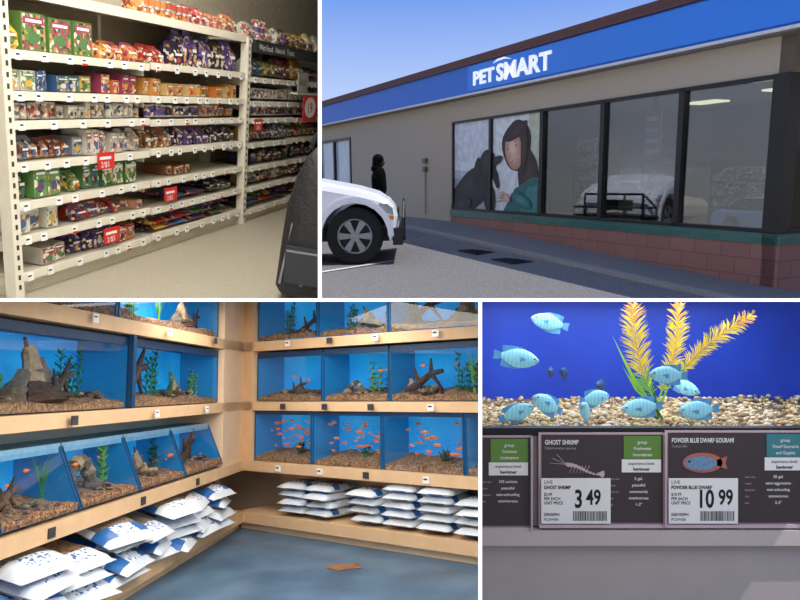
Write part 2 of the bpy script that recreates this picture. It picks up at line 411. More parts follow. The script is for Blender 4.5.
def pline(xa,ya,xb,yb,w=.06):
    d=V((xb-xa,yb-ya)).normalized(); n_=V((-d.y,d.x))*w
    mb.add([(xa+n_.x,ya+n_.y,gz(xa,ya)+.008),(xb+n_.x,yb+n_.y,gz(xb,yb)+.012),(xb-n_.x,yb-n_.y,gz(xb,yb)+.012),(xa-n_.x,ya-n_.y,gz(xa,ya)+.008)],[(0,1,2,3)],lm)
pline(-10.5,3.2,-11.4,5.3)
mb.obj('parking_line')
mb=MB(F_TR,'TR')
for (x,y) in ((-10.9,6.75),(-9.7,6.7)):
    z=gz(x,y); mb.box(x-.32,x+.32,y-.2,y+.2,z-.01,z+.012,mat('cast_iron',(58,56,56),.6,.5))
    for k in range(6): mb.box(x-.27+.1*k,x-.23+.1*k,y-.17,y+.17,z+.012,z+.018,mat('cast_iron_dark',(34,33,33),.7,.4))
mb.obj('manhole_cover')
# building
stucco=mat('stucco_taupe',(188,174,154),.9,noise=.04,scale=40,bump=.15)
rose=mat('block_wainscot_rose',(160,112,100),.7,kind='brick',scale=1.1,rgb2=(128,90,82))
teal=mat('tile_teal',(44,100,92),.3,kind='brick',scale=3,rgb2=(76,120,110))
framem=mat('window_frame_black',(20,19,20),.4)
X0=-6.05; XL=-14.3
S,Tz=-.79,1.19
mb=MB(F_TR,'TR')
mb.box(-34,X0+.1,C,C+.2,Tz,1.75,stucco)
mb.box(-20.6,XL,C,C+.2,-2.2,Tz,stucco); mb.box(-34,-20.6,C,C+.2,-2.2,-.45,stucco); mb.box(-34,-25,C,C+.2,-.45,Tz,stucco)
mb.box(X0-.1,X0+.1,C+.0,14,Tz,1.75,stucco)
mb.obj('wall_front')
mb=MB(F_TR,'TR'); mb.box(XL,X0+.1,C-.06,C+.2,-2.2,S-.14,rose); mb.box(X0-.1,X0+.14,C-.06,14,-2.2,S-.14,rose); mb.obj('wall_base')
mb=MB(F_TR,'TR'); mb.box(XL,X0+.12,C-.08,C+.2,S-.14,S,teal); mb.box(X0-.1,X0+.16,C-.08,14,S-.14,S,teal); mb.obj('trim_4')
mull=[XL,-12.7,-10.95,-9.3,-7.65,X0-.1]
glassm=mat('window_glass',(196,206,214),glass=.2)
for i in range(5):
    a,b=mull[i],mull[i+1]
    g=group('window_%d'%(i+1),F_TR@V(((a+b)/2,C,.2)))
    f=MB(F_TR,'TR'); w=.05
    f.box(a,a+w,C-.03,C+.08,S,Tz,framem); f.box(b-w,b,C-.03,C+.08,S,Tz,framem); f.box(a,b,C-.03,C+.08,S,S+w,framem); f.box(a,b,C-.03,C+.08,Tz-w,Tz,framem)
    f.obj('frame',g)
    if i>1:
        q=MB(F_TR,'TR'); q.box(a+w,b-w,C+.03,C+.036,S+w,Tz-w,glassm); q.obj('glass',g)
g=group('window_6',F_TR@V((X0,C+2,.2)))
f=MB(F_TR,'TR'); f.box(X0-.12,X0+.1,C-.05,C+.14,S,Tz,framem)
for y in (C+.14,C+1.7,C+3.3): f.box(X0-.02,X0+.08,y,y+.07,S,Tz,framem)
f.box(X0-.02,X0+.08,C,C+3.4,S,S+.06,framem); f.box(X0-.02,X0+.08,C,C+3.4,Tz-.06,Tz,framem); f.obj('frame',g)
q=MB(F_TR,'TR'); q.box(X0+.03,X0+.036,C+.2,C+3.3,S+.06,Tz-.06,mat('window_glass_dark',(60,66,74),glass=.10)); q.obj('glass',g)
g=group('window_7',F_TR@V((-22.5,C,.2)))
f=MB(F_TR,'TR')
for x in (-20.65,-22.1,-23.5,-24.9): f.box(x-.05,x+.05,C-.03,C+.08,-.45,Tz,framem)
f.box(-25,-20.6,C-.03,C+.08,Tz-.07,Tz,framem); f.obj('frame',g)
q=MB(F_TR,'TR'); q.box(-25,-20.6,C+.05,C+.06,-.45,Tz,mat('window_glass_bright',(200,215,225),.15,noise=.1,scale=2)); q.obj('glass',g)
# fascia + roof
blue=mat('fascia_blue',(38,112,212),.45,noise=.03,emis=.03); blue2=mat('sign_panel_blue',(44,128,226),.4,noise=.02,emis=.08)
YS=C-.2
mb=MB(F_TR,'TR')
mb.box(-34,-1.5,YS,C-.005,1.70,2.27,blue); mb.obj('fascia',None)
mb=MB(F_TR,'TR'); mb.box(-34,-1.5,YS-.03,YS+.02,1.66,1.70,col(225,225,225)); mb.box(-34,-1.5,YS-.01,C-.01,1.64,1.66,col(120,112,104)); mb.obj('trim_5')
mb=MB(F_TR,'TR'); rf=mat('roof_metal_brown',(104,62,56),.6,noise=.1)
mb.box(-34,-1.5,YS-.06,C+6,2.27,2.33,rf); mb.prism([(-34,2.33),(-1.5,2.33),(-1.5,2.44),(-34,2.44)],YS-.02,C+6,rf); mb.obj('roof')
g=group('store_sign',F_TR@V((-11,YS,2)))
mb=MB(F_TR,'TR'); mb.box(-13.25,-1.6,YS-.04,YS-.002,1.73,2.24,blue2); mb.obj('panel',g)
mb=MB(F_TR,'TR'); sw=mat('sign_letter_white',(250,252,255),.4,emis=.45,noise=0)
mb.text('PET',.37,(-13.02,YS-.05,1.84),(1,0,0),(0,0,1),sw,.012,.012)
xa=max(v.x for v in mb.v)+.06
mb.text('SMART',.44,(xa,YS-.05,1.82),(1,0,0),(0,0,1),sw,.012,.012,sx=.95)
xs_=[v.x for v in mb.v]; w_=max(xs_)-min(xs_); m0=min(xs_)
for v in mb.v: v.x=m0+(v.x-m0)*2.6/w_
k=[(-12.25,2.17),(-12.1,2.225),(-11.85,2.235),(-11.6,2.16),(-11.85,2.20),(-12.05,2.195)]
mb.prism(k,YS-.07,YS-.05,sw); mb.obj('lettering',g)
# interior
mb=MB(F_TR,'TR'); bwm=mat('store_wall_upper',(104,98,98),.8,noise=.15,scale=1.2)
mb.box(-30,X0+.0,C+4.5,C+4.6,.1,1.3,bwm); mb.box(-30,X0,C+4.49,C+4.6,-1.1,.1,mat('store_wall_lower',(186,164,138),.8,noise=.15,scale=2)); mb.box(-30,X0,C+4.40,C+4.48,.45,.75,mat('store_red_band',(130,56,54),.6)); mb.obj('wall_back')
mb=MB(F_TR,'TR'); mb.box(-26,X0+.05,C+.2,C+4.6,1.28,1.32,mat('store_ceiling',(96,86,80),.9)); mb.obj('ceiling')
mb=MB(F_TR,'TR'); mb.box(-26,X0+.05,C+.2,C+4.6,-1.2,-1.1,mat('store_floor',(165,145,120),.5)); mb.obj('floor')
tube=mat('fluorescent_panel',(255,232,184),.5,emis=3.0,noise=0)
mb=MB(F_TR,'TR')
for x,y in ((-6.9,C+.7),(-7.6,C+2.2),(-8.3,C+3.6),(-9.6,C+2.7),(-6.6,C+3.4)): mb.box(x-.33,x+.33,y-.2,y+.2,1.25,1.28,tube)
mb.obj('ceiling_light_panels')
area('store_ceiling_light',F_TR,(-8.6,C+1.9,1.22),4.5,2.2,46,(1,.93,.84))
def display(x,y,pal,h=1.6,w=1.0):
    g=group('display_rack',F_TR@V((x,y,-1.1))); m=MB(F_TR,'TR')
    m.box(x-w/2,x+w/2,y,y+.4,-1.1,-1.0,framem); m.box(x-w/2,x-w/2+.03,y,y+.4,-1.1,-1.1+h,framem); m.box(x+w/2-.03,x+w/2,y,y+.4,-1.1,-1.1+h,framem)
    z=-1.0
    while z<-1.1+h-.15:
        m.box(x-w/2,x+w/2,y,y+.4,z-.02,z,framem)
        xx=x-w/2+.04
        while xx<x+w/2-.1:
            ww=R(.07,.14); m.box(xx,min(xx+ww*.94,x+w/2-.03),y+.02,y+.3,z,z+R(.13,.24),prm(random.choice(P[pal]),random.choice(P['sil']))); xx+=ww
        z+=.28
    m.obj('rack_and_stock',g)
display(-8.60,C+.45,'sil',1.25,.5); display(-10.35,C+.6,'drk',1.7,.8); display(-8.9,C+2.8,'drk',1.3,1.2)
mb=MB(F_TR,'TR'); mb.box(-8.82,-8.50,C+.45,C+.5,.25,.98,col(190,96,108)); 
for k in range(4): mb.box(-8.79,-8.53,C+.44,C+.45,.30+.17*k,.37+.17*k,col(232,214,214))
mb.box(-8.67,-8.63,C+.46,C+.49,.98,1.28,framem); mb.obj('hanging_sign')
# vehicles
def wheel(mb,x,y,r,side):
    tyre=mat('tyre_rubber',(24,24,25),.85); alloy=mat('alloy_wheel',(150,152,158),.35,.7); dk=mat('wheel_dark',(38,38,40),.6)
    n=32; 
    prof=[(.0,.60),(.0,.62),(-.02,.9),(.0,.97),(.05,1.0),(.2,1.0),(.25,.95),(.25,.6)]
    vs=[];fs=[]
    for d_,rr in prof:
        for i in range(n):
            t=2*math.pi*i/n; vs.append((x+r*rr*math.cos(t),y+side*d_,r*rr*math.sin(t)))
    for j in range(len(prof)-1):
        for i in range(n): fs.append((j*n+i,j*n+(i+1)%n,(j+1)*n+(i+1)%n,(j+1)*n+i))
    mb.add(vs,fs,tyre)
    mb.cyl((x,y+side*.1,0),(x,y+side*.2,0),r*.62,r*.62,dk,24)
    mb.cyl((x,y+side*.0,0),(x,y+side*.12,0),r*.16,r*.18,alloy,14)
    for k in range(6):
        a=2*math.pi*k/6; T=tr(x,y+side*.03,0)@Matrix.Rotation(a,4,'Y')
        mb.prism([(r*.12,-r*.07),(r*.6,-r*.13),(r*.6,r*.13),(r*.12,r*.07)],-.02,.03,alloy,T)
    for i in range(24):
        a=2*math.pi*i/24;b=2*math.pi*(i+1)/24
        mb.cyl((x+r*.59*math.cos(a),y+side*.01,r*.59*math.sin(a)),(x+r*.59*math.cos(b),y+side*.01,r*.59*math.sin(b)),r*.035,r*.035,alloy,6,False)
ang=math.atan2(.9018,.4318)
def arch(cx,r,n=10): return [(cx+r*math.cos(math.pi*k/n),r*math.sin(math.pi*k/n)) for k in range(n+1)]
def pickup(name,px,py,paint,wz):
    WR=.50
    T=tr(px,py,wz)@rotz(ang); g=group(name,F_TR@V((px,py,wz)))
    trimd=mat('vehicle_black_trim',(26,26,28),.5); gl=mat('vehicle_glass',(30,36,44),.08)
    r=WR+.09
    def prof(k,drop):
        up=[(.74,-.05),(.78,.12),(.77,.34),(.71,.50),(.62,.62),(.42,.74),(.1,.83),(-.3,.91),(-.75,.99),(-1.0,1.01),(-4.3,.92),(-4.35,-.05),(-3.5-r,-.05)]
        up=[(x-(k*.10 if x>.3 else 0),z-drop*max(0,min(1,(z-.45)/.4))) for x,z in up]
        return up+[(x,z-.02) for x,z in reversed(arch(-3.5,r))]+[(-3.5+r,-.12),(-r-.02,-.12)]+[(x,z-.02) for x,z in reversed(arch(0,r))]+[(r+.02,-.08)]
    secs=[(0,1,.16),(.06,.5,.07),(.18,.15,.02),(.9,0,-.03),(1.62,.15,.02),(1.74,.5,.07),(1.8,1,.16)]
    b=MB(F_TR,'TR'); b.T=T; vs=[]; fs=[]; n=None
    for y,k,dr in secs:
        p=prof(k,dr); n=len(p); vs+=[(x,y,z) for x,z in p]
    for j in range(len(secs)-1):
        for i in range(n): fs.append((j*n+i,(j+1)*n+i,(j+1)*n+(i+1)%n,j*n+(i+1)%n))
    fs.append(tuple(range(n))); fs.append(tuple((len(secs)-1)*n+i for i in reversed(range(n))))
    b.add(vs,fs,paint); b.obj('body',g)
    f=MB(F_TR,'TR'); f.T=T
    for sy in (-.05,1.74):
        for cx in (0,-3.5):
            outer=arch(cx,r+.09,16); inner=arch(cx,r-.01,16)
            for i in range(16):
                f.prism([outer[i],outer[i+1],inner[i+1],inner[i]],sy,sy+.11,paint)
    f.obj('fender_flares',g)
    c=MB(F_TR,'TR'); c.T=T
    c.prism([(-.85,.9),(-1.55,1.42),(-3.0,1.46),(-3.2,.9)],.1,1.7,paint); c.obj('cab',g,bevel=.06)
    c=MB(F_TR,'TR'); c.T=T
    c.prism([(-1.1,.96),(-1.6,1.34),(-2.1,1.36),(-2.1,.96)],.09,.098,gl); c.prism([(-2.2,.96),(-2.2,1.36),(-2.9,1.36),(-3.0,.96)],.09,.098,gl)
    c.add([(-.88,.2,.94),(-.88,1.6,.94),(-1.53,1.6,1.41),(-1.53,.2,1.41)],[(0,1,2,3)],gl,tr(.02,0,.02)); c.obj('windows',g)
    w=MB(F_TR,'TR'); w.T=T
    for x in (0,-3.5): wheel(w,x,.0,WR,1); wheel(w,x,1.8,WR,-1)
    w.obj('wheels',g,smooth=False)
    u=MB(F_TR,'TR'); u.T=T
    u.box(-4.2,.6,.35,1.45,-.12,.1,trimd)
    u.box(.66,.84,-.03,1.83,-.16,.14,trimd); u.box(.735,.775,.5,1.3,.22,.46,trimd)
    u.obj('bumper',g,bevel=.03)
    u=MB(F_TR,'TR'); u.T=T
    for y in (.25,.65,1.15,1.55): u.cyl((.86,y,-.1),(.86,y,.58),.025,.025,trimd,8)
    u.cyl((.86,.25,.58),(.86,1.55,.58),.025,.025,trimd,8); u.cyl((.86,-.02,.3),(.86,1.8,.3),.025,.025,trimd,8)
    u.cyl((.86,.25,.58),(.84,-.03,.3),.025,.025,trimd,8); u.cyl((.84,-.03,.3),(.84,-.03,.0),.025,.025,trimd,8); u.obj('bull_bar',g)
    h=MB(F_TR,'TR'); h.T=T
    h.prism([(.44,.42),(.68,.36),(.66,.48),(.56,.56),(.42,.56)],-.008,.1,mat('headlight_lens',(150,156,164),.1)); h.prism([(.58,.28),(.68,.28),(.68,.345),(.58,.36)],-.01,.05,col(220,130,40)); h.obj('headlight',g)
carw=mat('car_paint_white',(236,238,244),.25,noise=.02)
pickup('pickup_truck',-11.35,4.55,carw,gz(-11.35,4.55)+.50)
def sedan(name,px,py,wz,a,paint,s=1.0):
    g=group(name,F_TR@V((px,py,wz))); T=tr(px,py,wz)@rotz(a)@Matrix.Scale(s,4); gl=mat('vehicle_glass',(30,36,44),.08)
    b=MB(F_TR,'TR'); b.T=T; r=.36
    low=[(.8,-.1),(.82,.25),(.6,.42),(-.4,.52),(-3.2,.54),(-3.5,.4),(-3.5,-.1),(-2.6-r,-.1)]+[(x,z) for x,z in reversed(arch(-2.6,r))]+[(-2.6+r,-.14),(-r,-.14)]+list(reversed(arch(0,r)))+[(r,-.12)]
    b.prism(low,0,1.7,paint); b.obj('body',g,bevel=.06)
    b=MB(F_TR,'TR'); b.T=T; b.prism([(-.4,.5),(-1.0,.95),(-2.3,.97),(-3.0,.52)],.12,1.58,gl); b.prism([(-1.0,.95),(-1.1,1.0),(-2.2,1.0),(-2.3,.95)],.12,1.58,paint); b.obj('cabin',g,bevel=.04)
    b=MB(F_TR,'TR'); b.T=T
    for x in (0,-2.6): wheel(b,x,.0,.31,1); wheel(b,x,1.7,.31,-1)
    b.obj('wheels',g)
sedan('car',-6.35,C+.9,-.80,math.radians(0),mat('reflected_car_blue',(130,190,230),.3,noise=.02,emis=.12),.42)  # solid car behind the glass imitates a parked car's reflection, with slight glow
sedan('car',-9.35,C+1.2,-.70,math.radians(0),mat('reflected_car_tan',(205,186,158),.3,noise=.02,emis=.03),.55)  # second stand-in for a car reflected in the window
# poster in the first two panes
g=group('window_poster',F_TR@V((-12.6,C,.2)))
mb=MB(F_TR,'TR'); y=C+.02; a,b=XL+.05,-11.0
def pp(fx,fz): return (a+(b-a)*fx, S+.05+(Tz-S-.1)*fz)
def pm_(c,nz=.14): return mat('poster_ink_%d_%d_%d'%c,c,.5,noise=nz,scale=7)
lay=[0.0]
def pd(fx,fz,rx,rz,rot,c,wob=0,c2=None,steps=1,sh=(0,0)):
    x,z=pp(fx,fz)
    for i in range(steps):
        t=i/max(1,steps-1) if steps>1 else 0
        cc=tuple(int(c[k]+((c2 or c)[k]-c[k])*t) for k in range(3)); k_=1-.75*t
        lay[0]+=.00040; mb.disc(x+sh[0]*t,z+sh[1]*t,rx*k_,rz*k_,rot,y-lay[0],pm_(cc,.05 if steps>1 else .14),28,wob)
mb.box(a,b,y,y+.01,S+.05,Tz-.05,pm_((238,242,244)))
lay[0]=.001
mb.flat([pp(0,.55),pp(.5,.5),pp(.5,.98),pp(0,.98)],y-.0006,pm_((226,232,240))); mb.flat([pp(0,.0),pp(.42,.0),pp(.36,.30),pp(0,.36)],y-.0008,pm_((170,176,186)))
mb.flat([pp(.0,.36),pp(.36,.30),pp(.4,.40),pp(0,.46)],y-.0009,pm_((204,210,216)))
mb.flat([pp(.84,.4),pp(1,.45),pp(1,1),pp(.88,1)],y-.0007,pm_((206,212,186)))
# long hair of the woman
pd(.755,.69,.50,.50,.1,(48,33,29),.04,(82,56,45),5,(.08,.1))
pd(.875,.36,.34,.62,.12,(50,35,31),.05,(82,57,46),4)
mb.flat([pp(.62,0),pp(1,0),pp(1,.36),pp(.92,.36),pp(.74,.24)],y-lay[0]-.0004,pm_((44,112,114))); lay[0]+=.0008
mb.flat([pp(.80,0),pp(.97,0),pp(.97,.28),pp(.88,.26)],y-lay[0]-.0003,pm_((66,140,138))); lay[0]+=.0006
pd(.725,.64,.29,.39,.38,(188,138,116),0,(238,202,182),9,(-.03,.04))
pd(.750,.835,.42,.13,.36,(48,33,29),.04,(72,48,40),3)
pd(.835,.64,.11,.46,-.04,(50,35,31),.05,(78,54,44),3)
pd(.668,.665,.045,.010,.42,(64,42,36)); pd(.752,.695,.050,.010,.32,(64,42,36))
pd(.668,.705,.06,.007,.46,(112,80,64)); pd(.752,.738,.06,.007,.28,(112,80,64))
pd(.690,.605,.022,.05,.4,(214,168,146),0,(242,208,190),3); pd(.688,.580,.032,.010,.4,(180,128,110))
pd(.700,.525,.070,.020,.33,(178,84,84)); pd(.700,.530,.045,.007,.33,(244,238,234)); pd(.775,.58,.06,.045,0,(226,170,150),0,(234,178,160),3)
# black dog leaning against her
pd(.23,.22,.95,.42,.42,(24,21,24),.05,(50,44,48),5,(0,.12))
pd(.43,.50,.36,.30,.35,(22,20,23),.04,(54,48,52),6,(-.05,.08))
pd(.31,.42,.14,.32,-.25,(15,14,17),.05,(36,32,36),4); pd(.535,.36,.10,.24,.5,(18,16,18),.05,(42,35,35),4)
pd(.55,.545,.18,.085,.35,(34,29,30),0,(66,56,53),4,(0,.02)); pd(.602,.575,.040,.030,.2,(9,9,10)); pd(.600,.582,.015,.007,.2,(96,96,102))
pd(.478,.575,.026,.020,.3,(116,76,50)); pd(.478,.575,.014,.014,0,(8,8,8)); pd(.480,.579,.004,.004,0,(230,230,230))
pd(.10,.04,.46,.2,.2,(32,28,31),.05,(58,52,56),4); pd(.47,.12,.22,.30,.1,(26,22,25),.05,(48,42,46),4)
pd(.82,.12,.36,.12,-.3,(44,112,114),0,(72,148,146),4); pd(.665,.14,.14,.08,-.3,(204,156,134),0,(234,194,174),4)
for q in range(4): pd(.612-.010*q,.200-.032*q,.10,.018,.15,(202,156,134),0,(234,196,176),3)
mb.obj('printed_picture',g)
mb=MB(F_TR,'TR'); mb.box(-12.74,-12.66,C-.035,C-.012,S,Tz,framem); mb.obj('frame_bar',g)
mb=MB(F_TR,'TR'); 
for x,z in ((-15.6,.35),(-15.6,.15)): mb.box(x-.07,x+.07,C-.09,C-.002,z-.06,z+.06,col(110,104,98))
mb.cyl((-15.6,C-.04,.2),(-15.6,C-.04,-.95),.015,.015,col(140,132,122),8); mb.obj('electrical_box')

# person standing beyond the pickup
def person(px,py,pz,face):
    M=F_TR@tr(px,py,pz)@rotz(face)
    g=bpy.data.objects.new('person',None); scene.collection.objects.link(g); g.matrix_world=M
    cloth=mat('jacket_dark',(10,10,12),.95,noise=.2,spec=.1); jean=mat('trousers_dark',(20,21,28),.95,noise=.2,spec=.1); skin=mat('skin',(70,48,40),.6); hair=mat('hair_black',(9,8,8),.8,spec=.1)
    def skinmesh(nm,pts,edges,rad,m,root=0,sub=2):
        me=bpy.data.meshes.new(nm); me.from_pydata([tuple(p) for p in pts],edges,[]); me.materials.append(m)
        o=bpy.data.objects.new(nm,me); scene.collection.objects.link(o); o.parent=g
        sk=o.modifiers.new('skin','SKIN'); sk.use_smooth_shade=True
        for i,d_ in enumerate(me.skin_vertices[0].data): d_.radius=rad[i] if isinstance(rad[i],tuple) else (rad[i],rad[i]); d_.use_root=(i==root)
        s_=o.modifiers.new('sub','SUBSURF'); s_.levels=sub; s_.render_levels=sub
    pts=[(0,0,.95),(0,0,1.12),(0,0,1.32),(0,0,1.45),(.01,0,1.55),(0,.19,1.43),(-.02,.27,1.18),(.06,.27,.93),(0,-.19,1.43),(-.02,-.27,1.18),(.06,-.27,.93)]
    ed=[(0,1),(1,2),(2,3),(3,4),(3,5),(5,6),(6,7),(3,8),(8,9),(9,10)]
    skinmesh('upper_body',pts,ed,[(.18,.15),(.18,.15),(.21,.16),(.15,.12),.075,.11,.08,.055,.11,.08,.055],cloth)
    pts=[(0,0,.97),(0,.1,.88),(.02,.11,.48),(-.01,.11,.1),(.1,.12,.04),(0,-.1,.88),(.02,-.11,.48),(-.01,-.11,.1),(.1,-.12,.04)]
    skinmesh('legs',pts,[(0,1),(1,2),(2,3),(3,4),(0,5),(5,6),(6,7),(7,8)],[(.16,.12),.1,.07,.05,.04,.1,.07,.05,.04],jean)
    for sg in (1,-1):
        w=V((.07,.27*sg,.92)); pts=[w,w+V((.02,0,-.07))]; ed=[(0,1)]; rd=[.025,(.035,.02)]
        for q,(dx,ln) in enumerate(((-.028,.065),(-.01,.08),(.01,.085),(.028,.075))):
            k=len(pts); p=w+V((.02+dx,0,-.08)); pts+=[p,p+V((.0,-.008*sg,-ln*.5)),p+V((.008,-.025*sg,-ln))]; ed+=[(1,k),(k,k+1),(k+1,k+2)]; rd+=[.0095,.009,.007]
        k=len(pts); pts+=[w+V((.055,0,-.05)),w+V((.075,-.01*sg,-.09))]; ed+=[(0,k),(k,k+1)]; rd+=[.011,.009]
        skinmesh('hand',pts,ed,rd,skin,0,1)
    def part(nm,fn):
        b=MB(M); fn(b); o=b.obj(nm,None,True)
        bpy.context.view_layer.update(); o.parent=g; o.matrix_parent_inverse=M.inverted()
    def head(b):
        b.ell((.02,0,1.66),(.1,.08,.125),skin,18,14); b.ell((.115,0,1.65),(.02,.014,.028),skin,8,6); b.ell((.0,.083,1.655),(.02,.01,.03),skin,8,6); b.ell((.0,-.083,1.655),(.02,.01,.03),skin,8,6)
        b.ell((.105,.03,1.675),(.012,.014,.008),white,8,6); b.ell((.105,-.03,1.675),(.012,.014,.008),white,8,6); b.ell((.11,0,1.60),(.012,.028,.008),mat('lips',(90,50,46),.5),8,6)
        b.cyl((.0,0,1.48),(.01,0,1.6),.058,.052,skin,12)
    part('head',head)
    part('hair',lambda b:(b.ell((-.02,0,1.71),(.125,.115,.12),hair,18,12),b.ell((-.05,0,1.62),(.10,.115,.14),hair,14,10)))
    part('hood',lambda b:b.ell((-.06,0,1.52),(.12,.15,.09),cloth,14,10))
person(-14.1,6.25,gz(-14.1,6.25)-.0,math.radians(75))

# sun and sky
s=bpy.data.lights.new('sun','SUN'); s.energy=3.6; s.angle=.01; s.color=(1,.95,.86)
so=bpy.data.objects.new('sun',s); scene.collection.objects.link(so)
dirl=F_TR.to_3x3()@V((-.25,-.50,-1.15)); so.rotation_euler=dirl.to_track_quat('-Z','Y').to_euler(); so.location=F_TR@V((-8,20,20))
w=bpy.data.worlds.new('sky'); scene.world=w; w.use_nodes=True; nt=w.node_tree
tc=nt.nodes.new('ShaderNodeTexCoord'); sp=nt.nodes.new('ShaderNodeSeparateXYZ'); rp=nt.nodes.new('ShaderNodeValToRGB')
nt.links.new(tc.outputs['Generated'],sp.inputs[0]); nt.links.new(sp.outputs[2],rp.inputs[0]); nt.links.new(rp.outputs[0],nt.nodes['Background'].inputs[0])
e=rp.color_ramp.elements; e[0].position=0; e[0].color=(*lin((140,134,126)),1); e[1].position=1; e[1].color=(*lin((100,136,205)),1)
for p_,c in ((.02,(170,168,168)),(.16,(214,222,244)),(.28,(178,200,244)),(.40,(112,154,232))):
    q=e.new(p_); q.color=(*lin(c),1)
nt.nodes['Background'].inputs[1].default_value=1.08

# ================================================================= BAY 3 : fish room
YL,YB=2.5,5.38; XC=7.79; XB=-6.17; FZ=-1.5
wood=mat('beech_laminate',(222,184,142),.5,noise=.05,scale=8); wood2=mat('beech_laminate_pale',(230,200,166),.5,noise=.04,scale=8)
bfloor=mat('floor_blue_concrete',(90,120,146),.35,noise=.2,scale=2.2,rgb2=(60,86,110),detail=8)
mb=MB(F_LW,'BL'); mb.box(1.0,11,-6,3.6,FZ-.05,FZ,bfloor); mb.obj('floor')
tankblue=mat('tank_background_blue',(30,160,216),.5,emis=.58,noise=.12,scale=1.3,rgb2=(10,112,190))  # back and side panels given emission in place of lamps in each tank
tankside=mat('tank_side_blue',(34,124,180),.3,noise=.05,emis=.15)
waterglass=mat('tank_glass',(235,245,252),glass=.06)
edge=mat('tank_edge_silicone',(24,70,110),.4)
gravel=mat('aquarium_gravel_brown',(190,140,98),.8,kind='voronoi',scale=60,rgb2=(96,62,42),bump=.6)
lampm=mat('tank_lamp',(215,240,255),.4,emis=2.0,noise=0)
hood=mat('tank_hood_dark',(14,52,90),.5)
def blades(b,x,y,z,h,n,m,spread=.1):
    for k in range(n):
        a=R(0,6.28); hh=h*R(.6,1); dx=math.cos(a)*spread*R(.3,1); dy=math.sin(a)*spread*R(.3,1)*.6; w_=.012
        pts=[(x+dx*t*t,y+dy*t*t,z+hh*t,w_*(1-t*.85)) for t in (0,.33,.66,1)]
        vs=[];fs=[]
        for (qx,qy,qz,ww) in pts: vs+=[(qx-ww,qy,qz),(qx+ww,qy,qz)]
        for j in range(3): fs.append((2*j,2*j+1,2*j+3,2*j+2))
        b.add(vs,fs,m)
def leafy(b,x,y,z,h,m):
    b.cyl((x,y,z),(x+.02,y,z+h),.006,.004,m,5)
    k=0; zz=z+.03
    while zz<z+h:
        a=k*2.4; L_=.07*(1-.5*(zz-z)/h)+.02
        ex,ey=x+math.cos(a)*L_,y+math.sin(a)*L_*.6
        nx_,ny_=-math.sin(a)*.014,math.cos(a)*.014
        b.add([(x,y,zz),((x+ex)/2+nx_,(y+ey)/2+ny_,zz+.015),(ex,ey,zz+.035),((x+ex)/2-nx_,(y+ey)/2-ny_,zz+.015)],[(0,1,2,3)],m); zz+=.012; k+=1
gcol=[mat('plant_green',(50,130,60),.6),mat('plant_lime',(120,180,60),.6),mat('plant_dark_green',(25,85,60),.6)]
stone=mat('ornament_stone',(122,104,84),.85,noise=.25,scale=30,bump=.5); driftw=mat('driftwood',(92,60,40),.85,noise=.3,scale=25,bump=.5); pale=mat('ornament_pale',(184,152,116),.8,noise=.2,scale=30,bump=.4)
